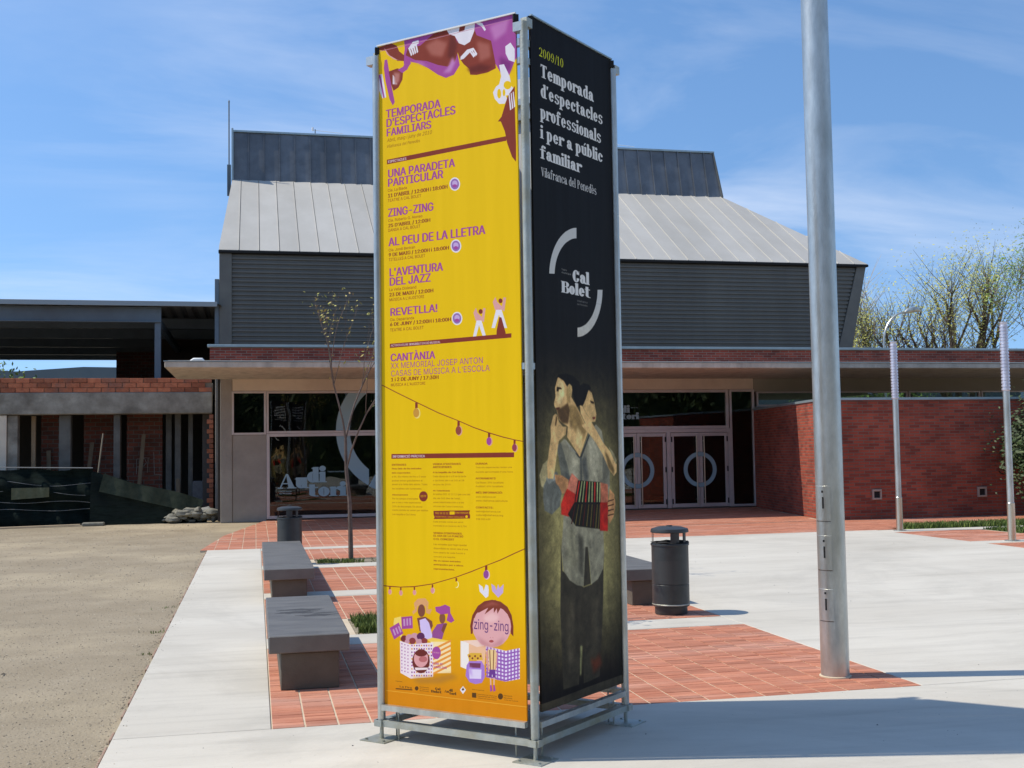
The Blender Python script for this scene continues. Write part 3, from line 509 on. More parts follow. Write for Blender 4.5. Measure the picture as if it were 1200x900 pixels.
('t', (150, 95, 20), 'concert a la taquilla.', 354, 1025, 146, 8, 'r'),
('t', (135, 55, 40), 'No es venen entrades', 354, 1003, 177, 8, 'b'),
('t', (135, 55, 40), 'anticipades per a altres', 353, 982, 195, 8, 'b'),
('t', (135, 55, 40), 'representacions.', 353, 958, 139, 9, 'b'),
('p',(135,55,40),[(357,1279),(595,1285),(590,1272),(596,1257),(595,1241),(358,1234),(364,1245),(357,1257)],0),
('t', (238, 194, 0), '902 10 12 12', 368, 1262, 87, 10, 'b'),
('p',(238,194,0),[(463,1277),(496,1278),(496,1261),(463,1260)],0),
('t', (238, 194, 0), 'ENTRADA', 501, 1266, 86, 9, 'b'),
('t', (238, 194, 0), 'TELENTRADA  CAIXA CATALUNYA', 368, 1244, 191, 7, 'b'),
('p',(238,194,0),[(581,1250),(581,1248),(580,1246),(578,1244),(575,1243),(573,1243),(570,1243),(568,1244),(566,1246),(565,1248),(565,1250),(565,1253),(566,1255),(568,1256),(570,1258),(573,1258),(576,1258),(578,1257),(580,1255),(581,1253)],0),
('t', (135, 55, 40), 'DURADA', 635, 1531, 76, 10, 'b'),
('t', (150, 95, 20), 'Tots els espectacles tenen una', 635, 1512, 229, 8, 'r'),
('t', (150, 95, 20), "durada aproximada d'una hora.", 635, 1488, 237, 8, 'r'),
('t', (135, 55, 40), 'AFORAMENTS', 634, 1452, 127, 10, 'b'),
('t', (150, 95, 20), 'Cal Bolet: 396 localitats', 634, 1430, 176, 9, 'r'),
('t', (150, 95, 20), 'Auditori: 494 localitats', 634, 1410, 174, 9, 'r'),
('t', (135, 55, 40), 'MÉS INFORMACIÓ:', 634, 1376, 169, 10, 'b'),
('t', (150, 95, 20), 'www.vilafranca.cat', 634, 1354, 126, 8, 'r'),
('t', (150, 95, 20), 'www.vilafranca.cat/cultura', 634, 1333, 199, 9, 'r'),
('t', (135, 55, 40), 'CONTACTE:', 633, 1296, 111, 10, 'b'),
('t', (150, 95, 20), 'teatre@vilafranca.cat', 633, 1276, 156, 8, 'r'),
('t', (150, 95, 20), 'cultura@vilafranca.org', 633, 1256, 172, 9, 'r'),
('t', (150, 95, 20), '938 900 439', 633, 1234, 92, 9, 'r'),
('p',(135,55,40),[(10,857),(49,855),(127,854),(221,861),(343,881),(498,924),(602,960),(696,995),(785,1028),(868,1064),(953,1099),(953,1094),(868,1059),(785,1023),(695,991),(602,955),(498,920),(343,877),(221,856),(127,850),(49,850),(10,852)],0),
('p',(135,55,40),[(49,852),(59,853),(59,835),(49,835)],0),
('p',(235,190,120),[(68,822),(68,817),(66,813),(63,809),(60,807),(56,806),(52,806),(49,808),(46,812),(44,816),(44,821),(44,826),(46,830),(49,834),(52,836),(56,837),(60,836),(63,834),(66,831),(68,827)],0),
('p',(225,150,150),[(64,823),(63,819),(62,815),(59,812),(56,810),(53,809),(49,809),(46,811),(44,814),(43,818),(42,822),(43,826),(44,830),(47,833),(50,835),(53,836),(56,836),(59,834),(62,831),(63,827)],0),
('p',(135,55,40),[(125,849),(134,850),(134,833),(125,832)],0),
('p',(235,190,120),[(144,819),(143,815),(141,810),(139,807),(135,804),(131,803),(128,804),(124,806),(122,809),(120,814),(119,818),(120,823),(122,827),(125,831),(128,833),(132,834),(136,834),(139,832),(142,828),(143,824)],0),
('p',(225,150,150),[(139,821),(139,816),(137,812),(135,809),(132,807),(128,806),(125,807),(122,809),(120,812),(118,815),(118,819),(118,824),(120,828),(122,831),(125,833),(129,834),(132,833),(135,831),(137,828),(139,825)],0),
('p',(135,55,40),[(218,856),(227,857),(227,840),(218,839)],0),
('p',(235,190,120),[(237,827),(236,822),(234,817),(232,814),(228,812),(224,811),(221,811),(217,813),(215,816),(213,821),(213,825),(213,830),(215,834),(218,838),(221,840),(225,841),(229,841),(232,839),(235,835),(236,831)],0),
('p',(225,150,150),[(232,828),(232,823),(230,819),(228,816),(225,814),(222,814),(218,814),(215,816),(213,819),(212,822),(211,826),(212,831),(213,835),(216,838),(219,840),(222,840),(225,840),(228,838),(230,835),(232,832)],0),
('p',(135,55,40),[(340,876),(349,876),(349,858),(339,857)],0),
('p',(235,190,170),[(360,843),(359,838),(357,834),(354,830),(350,827),(346,826),(342,827),(339,829),(336,832),(334,837),(333,842),(334,847),(336,852),(339,856),(343,858),(347,860),(351,859),(354,857),(357,853),(359,849)],0),
('p',(225,150,150),[(355,845),(354,840),(352,836),(350,832),(347,830),(343,829),(339,830),(336,832),(334,835),(332,839),(332,843),(332,848),(334,852),(337,856),(340,858),(343,859),(347,858),(350,856),(353,853),(354,849)],0),
('p',(135,55,40),[(497,918),(507,919),(507,899),(496,898)],0),
('p',(250,235,170),[(518,883),(517,878),(515,873),(512,869),(508,866),(504,865),(499,865),(496,868),(493,872),(491,877),(490,882),(491,888),(493,893),(496,897),(500,900),(504,901),(509,900),(512,898),(515,894),(517,889)],0),
('p',(238,194,0),[(513,885),(512,880),(510,875),(507,872),(504,869),(500,868),(497,869),(493,871),(491,874),(489,879),(488,883),(489,888),(491,893),(494,897),(497,899),(501,900),(505,899),(508,897),(510,894),(512,889)],0),
('p',(135,55,40),[(687,993),(701,994),(701,966),(686,965)],0),
('p',(235,190,200),[(716,944),(715,936),(712,929),(708,924),(702,920),(696,918),(691,919),(685,923),(681,928),(679,935),(678,943),(679,950),(682,958),(686,963),(691,967),(697,969),(703,968),(708,964),(712,959),(715,952)],0),
('p',(150,75,150),[(709,946),(708,939),(705,933),(702,928),(697,924),(692,923),(687,924),(682,927),(678,932),(676,938),(675,945),(676,951),(679,958),(683,963),(687,966),(692,967),(698,967),(702,964),(706,959),(708,953)],0),
('p',(245,215,110),[(82,677),(129,690),(138,555),(97,610),(76,643)],0),
('p',(166,76,152),[(131,686),(206,696),(209,629),(134,620)],0),
('p',(166,76,152),[(49,620),(113,655),(144,597),(80,559)],0),
('p',(200,150,190),[(144,676),(156,678),(158,639),(146,637)],0),
('p',(200,150,190),[(165,680),(177,682),(178,643),(167,641)],0),
('p',(200,150,190),[(185,683),(196,684),(198,646),(187,644)],0),
('p',(200,150,190),[(69,613),(79,618),(94,585),(84,580)],0),
('p',(200,150,190),[(88,622),(98,627),(113,595),(103,590)],0),
('p',(200,150,190),[(107,632),(117,637),(132,604),(122,599)],0),
('p',(225,165,110),[(218,768),(244,793),(295,799),(317,778),(313,740),(340,742),(325,712),(299,719),(295,756),(244,753),(238,724),(212,705),(207,722),(225,735)],0),
('p',(130,75,60),[(293,731),(292,720),(289,710),(283,702),(276,697),(268,695),(261,696),(254,700),(249,708),(245,717),(244,728),(246,739),(249,749),(255,757),(262,762),(269,764),(277,763),(284,758),(289,751),(292,742)],0),
('p',(130,75,60),[(238,686),(255,691),(294,698),(339,676),(344,651),(329,626),(294,665),(255,646),(267,613),(254,617)],0),
('p',(215,195,235),[(255,677),(294,690),(319,666),(345,581),(277,573),(260,629)],0),
('p',(140,85,60),[(427,698),(426,688),(423,680),(418,673),(413,669),(406,667),(400,668),(395,672),(390,678),(388,686),(387,695),(388,704),(391,713),(395,720),(401,724),(407,726),(413,725),(419,721),(423,715),(426,707)],0),
('p',(166,76,152),[(361,755),(396,760),(426,771),(458,761),(460,728),(486,689),(464,675),(435,686),(445,723),(395,716),(365,731)],0),
('p',(150,80,140),[(372,661),(434,673),(403,581),(338,575),(339,618)],0),
('p',(130,75,60),[(414,664),(440,670),(414,615),(399,630)],0),
('p',(245,205,90),[(302,573),(338,587),(459,577),(459,569),(333,560)],0),
('p',(250,225,170),[(328,564),(459,573),(460,405),(335,394)],0),
('p',(235,150,60),[(337,526),(337,513),(463,574),(463,586)],0),
('p',(235,150,60),[(337,499),(337,487),(462,548),(463,560)],0),
('p',(235,150,60),[(337,473),(336,461),(462,522),(462,534)],0),
('p',(235,150,60),[(336,447),(336,434),(462,496),(462,508)],0),
('p',(235,150,60),[(336,421),(336,408),(461,470),(461,482)],0),
('p',(235,150,60),[(335,394),(335,382),(461,444),(461,456)],0),
('p',(120,50,50),[(171,569),(170,564),(167,558),(162,554),(155,551),(148,549),(141,550),(135,552),(130,556),(126,561),(125,566),(127,572),(130,577),(135,582),(141,585),(149,586),(156,586),(162,584),(167,580),(170,575)],0),
('p',(205,150,160),[(211,576),(209,570),(205,564),(200,559),(192,555),(184,554),(176,554),(169,557),(164,561),(160,566),(159,573),(160,579),(164,585),(170,590),(177,594),(185,595),(193,595),(200,592),(206,588),(209,583)],0),
('p',(205,150,160),[(250,583),(248,576),(244,569),(238,564),(230,560),(221,558),(212,558),(204,561),(197,566),(193,572),(192,579),(194,586),(198,593),(204,599),(212,603),(221,604),(230,604),(238,601),(244,596),(248,590)],0),
('p',(95,45,85),[(289,590),(287,583),(283,577),(277,572),(270,568),(262,567),(253,567),(246,570),(240,574),(237,580),(235,586),(237,593),(241,599),(247,604),(254,608),(262,610),(270,609),(278,607),(284,602),(287,596)],0),
('p',(140,60,60),[(228,561),(227,555),(223,550),(218,545),(212,542),(205,541),(198,541),(192,544),(187,547),(183,552),(182,558),(184,563),(187,569),(192,573),(198,576),(205,578),(212,577),(219,575),(224,571),(227,566)],0),
('p',(205,150,160),[(274,557),(273,552),(269,546),(264,542),(258,539),(251,538),(244,538),(238,540),(233,544),(230,549),(229,554),(230,560),(233,565),(238,570),(245,573),(252,574),(259,574),(265,572),(270,568),(273,563)],0),
('p',(140,60,60),[(307,566),(306,561),(303,556),(299,553),(293,550),(287,548),(281,549),(275,551),(271,554),(268,559),(267,564),(268,569),(271,574),(275,578),(281,580),(287,582),(294,581),(299,579),(304,576),(307,571)],0),
('p',(205,150,160),[(186,554),(185,550),(182,546),(179,542),(174,540),(169,539),(164,540),(159,541),(155,544),(153,547),(152,551),(153,556),(156,559),(159,563),(164,565),(169,566),(174,566),(179,564),(182,561),(185,558)],0),
('p',(240,222,225),[(120,555),(189,540),(345,561),(342,374),(192,352),(121,378)],0),
('p',(166,76,152),[(198,538),(206,539),(206,530),(198,530)],0),
('p',(225,150,50),[(214,539),(222,540),(222,531),(214,531)],0),
('p',(120,60,120),[(231,540),(239,541),(239,533),(231,532)],0),
('p',(166,76,152),[(247,542),(255,542),(255,534),(247,533)],0),
('p',(225,150,50),[(263,543),(272,543),(271,535),(263,534)],0),
('p',(120,60,120),[(280,544),(288,544),(288,536),(280,536)],0),
('p',(166,76,152),[(296,545),(304,546),(304,537),(296,537)],0),
('p',(225,150,50),[(312,546),(320,547),(320,539),(312,538)],0),
('p',(120,60,120),[(328,547),(337,548),(336,540),(328,539)],0),
('p',(225,150,50),[(197,520),(206,520),(206,512),(197,511)],0),
('p',(120,60,120),[(214,521),(222,521),(222,513),(214,513)],0),
('p',(166,76,152),[(230,522),(239,523),(239,514),(230,514)],0),
('p',(225,150,50),[(247,523),(255,524),(255,516),(247,515)],0),
('p',(120,60,120),[(263,524),(271,525),(271,517),(263,516)],0),
('p',(166,76,152),[(280,526),(288,526),(288,518),(279,517)],0),
('p',(225,150,50),[(296,527),(304,527),(304,519),(296,519)],0),
('p',(120,60,120),[(312,528),(320,529),(320,520),(312,520)],0),
('p',(166,76,152),[(328,529),(336,530),(336,522),(328,521)],0),
('p',(120,60,120),[(197,501),(205,502),(205,494),(197,493)],0),
('p',(166,76,152),[(214,503),(222,503),(222,495),(214,494)],0),
('p',(225,150,50),[(230,504),(238,504),(238,496),(230,496)],0),
('p',(120,60,120),[(247,505),(255,506),(255,497),(246,497)],0),
('p',(166,76,152),[(263,506),(271,507),(271,499),(263,498)],0),
('p',(225,150,50),[(279,507),(287,508),(287,500),(279,499)],0),
('p',(120,60,120),[(296,509),(304,509),(304,501),(295,500)],0),
('p',(166,76,152),[(312,510),(320,511),(320,502),(312,502)],0),
('p',(225,150,50),[(328,511),(336,512),(336,503),(328,503)],0),
('p',(166,76,152),[(197,483),(205,484),(205,475),(197,475)],0),
('p',(225,150,50),[(213,484),(222,485),(222,477),(213,476)],0),
('p',(120,60,120),[(230,486),(238,486),(238,478),(230,477)],0),
('p',(166,76,152),[(246,487),(255,487),(254,479),(246,479)],0),
('p',(225,150,50),[(263,488),(271,489),(271,480),(263,480)],0),
('p',(120,60,120),[(279,489),(287,490),(287,482),(279,481)],0),
('p',(166,76,152),[(295,491),(303,491),(303,483),(295,482)],0),
('p',(225,150,50),[(312,492),(320,492),(320,484),(311,484)],0),
('p',(120,60,120),[(328,493),(336,494),(336,485),(328,485)],0),
('p',(225,150,50),[(197,465),(205,465),(205,457),(197,456)],0),
('p',(120,60,120),[(213,466),(221,467),(221,458),(213,458)],0),
('p',(166,76,152),[(230,467),(238,468),(238,460),(230,459)],0),
('p',(225,150,50),[(246,469),(254,469),(254,461),(246,460)],0),
('p',(120,60,120),[(262,470),(271,470),(271,462),(262,462)],0),
('p',(166,76,152),[(279,471),(287,472),(287,463),(279,463)],0),
('p',(225,150,50),[(295,472),(303,473),(303,465),(295,464)],0),
('p',(120,60,120),[(311,474),(319,474),(319,466),(311,465)],0),
('p',(166,76,152),[(327,475),(336,476),(335,467),(327,467)],0),
('p',(120,60,120),[(197,446),(205,447),(205,439),(196,438)],0),
('p',(166,76,152),[(213,448),(221,448),(221,440),(213,439)],0),
('p',(225,150,50),[(229,449),(238,450),(238,441),(229,441)],0),
('p',(120,60,120),[(246,450),(254,451),(254,443),(246,442)],0),
('p',(166,76,152),[(262,452),(270,452),(270,444),(262,443)],0),
('p',(225,150,50),[(279,453),(287,454),(287,445),(278,445)],0),
('p',(120,60,120),[(295,454),(303,455),(303,447),(295,446)],0),
('p',(166,76,152),[(311,456),(319,456),(319,448),(311,447)],0),
('p',(225,150,50),[(327,457),(335,457),(335,449),(327,449)],0),
('p',(166,76,152),[(196,428),(205,429),(204,421),(196,420)],0),
('p',(225,150,50),[(213,430),(221,430),(221,422),(213,421)],0),
('p',(120,60,120),[(229,431),(237,431),(237,423),(229,423)],0),
('p',(166,76,152),[(246,432),(254,433),(254,425),(246,424)],0),
('p',(225,150,50),[(262,433),(270,434),(270,426),(262,425)],0),
('p',(120,60,120),[(278,435),(286,435),(286,427),(278,427)],0),
('p',(166,76,152),[(295,436),(303,437),(303,429),(294,428)],0),
('p',(225,150,50),[(311,437),(319,438),(319,430),(311,429)],0),
('p',(120,60,120),[(327,439),(335,439),(335,431),(327,430)],0),
('p',(225,150,50),[(196,410),(204,411),(204,402),(196,402)],0),
('p',(120,60,120),[(213,411),(221,412),(221,404),(212,403)],0),
('p',(166,76,152),[(229,413),(237,413),(237,405),(229,404)],0),
('p',(225,150,50),[(245,414),(254,415),(253,406),(245,406)],0),
('p',(120,60,120),[(262,415),(270,416),(270,408),(262,407)],0),
('p',(166,76,152),[(278,417),(286,417),(286,409),(278,408)],0),
('p',(225,150,50),[(294,418),(302,419),(302,410),(294,410)],0),
('p',(120,60,120),[(311,419),(319,420),(319,412),(310,411)],0),
('p',(166,76,152),[(327,421),(335,421),(335,413),(327,412)],0),
('p',(120,60,120),[(196,392),(204,392),(204,384),(196,383)],0),
('p',(166,76,152),[(212,393),(221,394),(220,385),(212,385)],0),
('p',(225,150,50),[(229,394),(237,395),(237,387),(229,386)],0),
('p',(120,60,120),[(245,396),(253,396),(253,388),(245,387)],0),
('p',(166,76,152),[(261,397),(270,398),(270,390),(261,389)],0),
('p',(225,150,50),[(278,398),(286,399),(286,391),(278,390)],0),
('p',(120,60,120),[(294,400),(302,400),(302,392),(294,392)],0),
('p',(166,76,152),[(310,401),(318,402),(318,394),(310,393)],0),
('p',(225,150,50),[(326,403),(335,403),(334,395),(326,394)],0),
('p',(166,76,152),[(196,373),(204,374),(204,366),(196,365)],0),
('p',(225,150,50),[(212,375),(220,375),(220,367),(212,366)],0),
('p',(120,60,120),[(229,376),(237,377),(237,369),(228,368)],0),
('p',(166,76,152),[(245,378),(253,378),(253,370),(245,369)],0),
('p',(225,150,50),[(261,379),(269,380),(269,371),(261,371)],0),
('p',(120,60,120),[(278,380),(286,381),(286,373),(277,372)],0),
('p',(166,76,152),[(294,382),(302,382),(302,374),(294,373)],0),
('p',(225,150,50),[(310,383),(318,384),(318,376),(310,375)],0),
('p',(120,60,120),[(326,384),(334,385),(334,377),(326,376)],0),
('p',(166,76,152),[(130,542),(137,542),(137,535),(130,536)],0),
('p',(166,76,152),[(151,539),(157,538),(157,532),(151,532)],0),
('p',(166,76,152),[(172,535),(178,535),(178,528),(172,529)],0),
('p',(166,76,152),[(130,524),(136,524),(136,517),(130,517)],0),
('p',(166,76,152),[(151,520),(157,520),(157,513),(151,514)],0),
('p',(166,76,152),[(172,517),(178,517),(178,510),(172,510)],0),
('p',(166,76,152),[(130,506),(136,505),(136,498),(130,499)],0),
('p',(166,76,152),[(151,502),(157,502),(157,495),(151,495)],0),
('p',(166,76,152),[(171,499),(178,498),(177,492),(171,492)],0),
('p',(166,76,152),[(130,487),(136,487),(136,480),(130,480)],0),
('p',(166,76,152),[(150,484),(157,483),(157,477),(150,477)],0),
('p',(166,76,152),[(171,480),(177,480),(177,473),(171,474)],0),
('p',(166,76,152),[(129,469),(136,468),(136,462),(129,462)],0),
('p',(166,76,152),[(150,465),(156,465),(156,458),(150,459)],0),
('p',(166,76,152),[(171,462),(177,462),(177,455),(171,455)],0),
('p',(166,76,152),[(129,450),(135,450),(135,443),(129,444)],0),
('p',(166,76,152),[(150,447),(156,447),(156,440),(150,440)],0),
('p',(166,76,152),[(171,444),(177,443),(177,437),(171,437)],0),
('p',(166,76,152),[(129,432),(135,432),(135,425),(129,425)],0),
('p',(166,76,152),[(150,429),(156,428),(156,422),(150,422)],0),
('p',(166,76,152),[(170,425),(177,425),(177,418),(170,419)],0),
('p',(166,76,152),[(129,414),(135,413),(135,407),(129,407)],0),
('p',(166,76,152),[(150,410),(156,410),(156,403),(149,404)],0),
('p',(166,76,152),[(170,407),(176,407),(176,400),(170,400)],0),
('p',(166,76,152),[(129,395),(135,395),(135,388),(128,389)],0),
('p',(166,76,152),[(149,392),(156,392),(155,385),(149,385)],0),
('p',(166,76,152),[(170,389),(176,388),(176,382),(170,382)],0),
('p',(110,45,40),[(321,458),(318,437),(309,418),(296,403),(280,392),(261,387),(243,389),(227,397),(214,410),(205,428),(203,449),(206,469),(215,489),(228,504),(245,515),(263,519),(281,518),(298,509),(310,496),(319,478)],0),
('p',(225,160,160),[(310,472),(308,457),(301,443),(290,432),(277,424),(262,420),(247,421),(234,427),(223,437),(216,450),(214,464),(217,480),(224,493),(235,505),(248,513),(263,516),(278,515),(291,509),(302,499),(308,487)],0),
('p',(110,45,40),[(304,500),(301,494),(296,489),(287,484),(275,481),(263,479),(250,479),(239,481),(230,484),(224,489),(222,494),(224,500),(230,505),(239,510),(250,514),(263,515),(276,515),(287,514),(296,510),(302,506)],0),
('p',(190,110,110),[(304,467),(303,462),(299,457),(292,453),(284,450),(275,449),(267,449),(259,450),(252,454),(248,458),(247,463),(249,468),(253,473),(259,477),(267,480),(276,482),(285,481),(293,480),(299,477),(303,472)],0),
('p',(240,220,220),[(219,415),(309,422),(302,410),(225,401)],0),
('p',(166,76,152),[(394,509),(393,498),(388,488),(382,480),(374,474),(365,472),(356,473),(348,477),(341,484),(337,494),(336,504),(338,515),(342,525),(348,533),(357,539),(366,541),(375,540),(383,536),(389,529),(393,519)],0),
('t', (235, 190, 180), 'CAL BOLET', 344, 504, 42, 7, 'b'),
('t', (166, 76, 152), 'PÚBLIC', 336, 442, 73, 12, 'b'),
('t', (166, 76, 152), 'FAMILIAR', 336, 424, 97, 12, 'b'),
('p',(188,128,40),[(192,352),(340,372),(460,402),(509,386),(390,343),(238,330)],9),
('p',(245,235,225),[(524,583),(578,579),(574,430),(522,444)],0),
('p',(240,190,150),[(578,579),(686,564),(675,464),(577,505)],0),
('p',(245,210,190),[(537,584),(629,595),(686,569),(628,557)],0),
('p',(130,60,45),[(591,623),(587,667),(602,724),(637,775),(680,803),(728,813),(780,806),(822,781),(847,739),(857,684),(856,629),(840,643),(834,722),(611,709),(602,627)],0),
('p',(228,170,170),[(843,679),(837,645),(819,613),(793,587),(759,569),(722,561),(685,564),(651,577),(624,600),(607,630),(602,664),(609,698),(626,731),(654,757),(688,774),(726,782),(763,778),(796,765),(822,742),(838,712)],0),
('p',(130,60,45),[(631,754),(680,801),(747,813),(803,792),(832,750),(784,779),(760,741),(756,769),(738,744),(737,772),(679,733),(703,770),(641,739)],0),
('p',(232,226,232),[(645,892),(670,879),(676,857),(689,892),(705,887),(708,863),(705,830),(688,820),(669,837),(650,852)],0),
('p',(200,170,215),[(724,898),(748,885),(754,863),(767,898),(776,876),(801,900),(797,853),(766,826),(747,843),(729,858)],0),
('p',(240,192,188),[(669,720),(727,744),(774,726),(745,697),(688,693)],6),
('t', (95, 50, 110), 'zing-zing', 609, 652, 221, 52, 'h'),
('p',(170,80,80),[(734,595),(733,592),(731,590),(728,589),(724,587),(719,587),(715,587),(711,587),(708,589),(706,591),(705,593),(706,595),(708,597),(711,599),(715,600),(720,601),(724,601),(728,600),(731,599),(733,597)],0),
('p',(205,130,130),[(716,613),(716,612),(715,611),(715,611),(714,610),(713,610),(712,610),(711,610),(711,611),(710,612),(710,612),(710,613),(711,614),(712,614),(712,615),(713,615),(714,615),(715,615),(716,614),(716,613)],0),
('p',(205,130,130),[(732,614),(732,613),(732,612),(731,612),(730,611),(729,611),(728,611),(728,612),(727,612),(727,613),(726,613),(727,614),(727,615),(728,615),(728,616),(729,616),(730,616),(731,616),(732,615),(732,615)],0),
('p',(235,222,240),[(684,567),(808,550),(894,571),(891,411),(805,390),(688,402)],0),
('p',(160,110,185),[(690,564),(700,563),(697,400),(687,402)],0),
('p',(160,110,185),[(710,562),(721,560),(718,398),(708,399)],0),
('p',(160,110,185),[(731,559),(742,557),(739,396),(728,397)],0),
('p',(160,110,185),[(752,556),(762,554),(759,393),(749,395)],0),
('p',(160,110,185),[(773,553),(783,551),(780,391),(770,393)],0),
('p',(160,110,185),[(793,550),(803,549),(801,389),(790,391)],0),
('p',(160,110,185),[(816,552),(826,555),(823,394),(813,392)],0),
('p',(160,110,185),[(836,557),(846,560),(843,400),(833,397)],0),
('p',(160,110,185),[(857,562),(867,565),(864,405),(854,402)],0),
('p',(160,110,185),[(877,567),(887,570),(884,410),(874,408)],0),
('p',(150,95,175),[(684,553),(808,538),(893,558),(893,551),(808,530),(684,544)],0),
('p',(150,95,175),[(683,533),(808,518),(893,539),(893,532),(807,510),(683,524)],0),
('p',(150,95,175),[(683,513),(807,499),(893,520),(893,513),(807,490),(683,504)],0),
('p',(150,95,175),[(683,493),(807,479),(892,501),(892,494),(807,470),(683,484)],0),
('p',(150,95,175),[(682,473),(806,459),(892,483),(892,476),(806,450),(682,464)],0),
('p',(150,95,175),[(682,453),(806,439),(892,464),(892,457),(806,431),(682,444)],0),
('p',(150,95,175),[(682,433),(806,420),(891,445),(891,438),(806,411),(682,424)],0),
('p',(150,95,175),[(681,413),(805,400),(891,426),(891,419),(805,391),(681,404)],0),
('p',(170,125,205),[(561,455),(579,479),(656,485),(674,460),(675,401),(656,370),(615,360),(577,368),(554,398)],0),
('p',(225,210,235),[(576,436),(655,440),(652,391),(579,386)],0),
('p',(120,60,90),[(579,469),(651,473),(648,448),(580,445)],0),
('p',(225,175,60),[(566,512),(589,523),(656,527),(665,492),(579,481)],0),
('p',(130,60,45),[(587,505),(587,504),(586,502),(584,501),(583,500),(581,499),(579,500),(578,500),(576,501),(575,503),(575,505),(576,506),(576,508),(578,509),(579,510),(581,511),(583,511),(585,510),(586,509),(587,507)],0),
('p',(130,60,45),[(604,496),(604,494),(603,492),(602,491),(600,490),(598,489),(596,490),(595,490),(594,491),(593,493),(592,495),(593,496),(594,498),(595,499),(597,500),(598,501),(600,501),(602,500),(603,499),(604,497)],0),
('p',(130,60,45),[(622,508),(621,506),(620,505),(619,503),(618,503),(616,502),(614,502),(612,503),(611,504),(610,506),(610,507),(610,509),(611,511),(613,512),(614,513),(616,513),(618,513),(619,513),(621,511),(621,510)],0),
('p',(130,60,45),[(639,498),(638,496),(638,495),(636,494),(635,493),(633,492),(631,492),(630,493),(628,494),(627,496),(627,497),(628,499),(628,501),(630,502),(631,503),(633,503),(635,503),(636,503),(638,501),(639,500)],0),
('p',(130,60,45),[(656,511),(656,509),(655,507),(654,506),(652,505),(650,505),(649,505),(647,506),(646,507),(645,508),(645,510),(645,512),(646,513),(647,515),(649,516),(651,516),(652,516),(654,515),(655,514),(656,513)],0),
('p',(235,200,140),[(697,550),(747,551),(749,518),(738,446),(707,443),(699,514)],0),
('p',(120,60,45),[(706,547),(711,547),(714,445),(709,445)],0),
('p',(120,60,45),[(731,548),(736,549),(731,447),(726,446)],0),
('p',(225,160,140),[(685,537),(697,547),(698,498),(707,435),(699,434),(686,481)],0),
('p',(225,160,140),[(750,542),(757,534),(752,471),(742,438),(738,446),(745,486)],0),
('p',(110,60,140),[(705,444),(741,447),(744,406),(726,403),(722,424),(718,403),(700,403)],0),
('p',(230,180,160),[(706,402),(715,402),(716,356),(709,356)],0),
('p',(230,180,160),[(729,404),(738,404),(735,358),(728,357)],0),
('p',(166,76,152),[(707,363),(717,364),(722,335),(708,328)],0),
('p',(166,76,152),[(727,365),(736,366),(742,337),(727,330)],0),
('t', (90, 60, 25), 'Organitza:', 87, 328, 48, 5, 'r'),
('p',(90,60,25),[(88,291),(202,295),(202,289),(88,285)],0),
('t', (90, 60, 25), 'La Fira', 114, 298, 85, 10, 'b'),
('p',(90,60,25),[(243,304),(242,300),(240,297),(238,294),(234,292),(230,291),(227,291),(223,293),(221,295),(219,298),(218,302),(219,305),(221,309),(224,311),(227,313),(231,314),(235,314),(238,313),(241,310),(242,307)],0),
('t', (90, 60, 25), 'Ajuntament', 250, 310, 64, 6, 'r'),
('t', (90, 60, 25), 'de Vilafranca', 250, 300, 64, 5, 'r'),
('t', (90, 60, 25), 'del Penedès', 250, 290, 64, 5, 'r'),
('t', (90, 60, 25), 'Cal', 354, 306, 35, 14, 's'),
('t', (90, 60, 25), 'Bolet', 327, 290, 68, 14, 's'),
('t', (90, 60, 25), 'Au', 414, 298, 30, 14, 's'),
('t', (90, 60, 25), 'di', 446, 306, 23, 14, 's'),
('t', (90, 60, 25), 'tori', 447, 290, 44, 14, 's'),
('p',(232,226,232),[(536,343),(555,324),(535,300),(516,321)],0),
('p',(90,60,25),[(536,335),(545,323),(535,318),(526,321)],0),
('p',(90,60,25),[(593,313),(620,314),(620,288),(593,288)],0),
('t', (90, 60, 25), 'Amb el suport de:', 594, 328, 78, 5, 'r'),
('t', (90, 60, 25), 'Generalitat de Catalunya', 626, 306, 122, 5, 'r'),
('t', (90, 60, 25), 'Departament de Cultura', 626, 296, 121, 6, 'r'),
('t', (90, 60, 25), 'i Mitjans de Comunicació', 626, 286, 121, 5, 'r'),
('p',(90,60,25),[(787,311),(786,306),(784,302),(780,298),(776,295),(771,294),(766,294),(762,296),(758,299),(756,304),(755,308),(756,313),(758,318),(762,322),(766,325),(771,326),(776,325),(781,324),(784,320),(786,316)],0),
('t', (90, 60, 25), 'Diputació', 790, 314, 53, 6, 'r'),
('t', (90, 60, 25), 'Barcelona', 790, 302, 53, 7, 'r'),
('t', (90, 60, 25), 'Àrea de Cultura', 794, 292, 85, 5, 'r'),
('p',(235,175,60),[(19,274),(488,273),(950,272),(950,269),(488,270),(19,271)],0),
('p',(200,138,140),[(629,613),(719,571),(809,625),(780,576),(719,559),(657,571)],8),
('p',(196,160,222),[(573,424),(588,457),(597,394)],5),
('p',(182,100,88),[(651,767),(728,800),(784,787),(728,788)],6)]
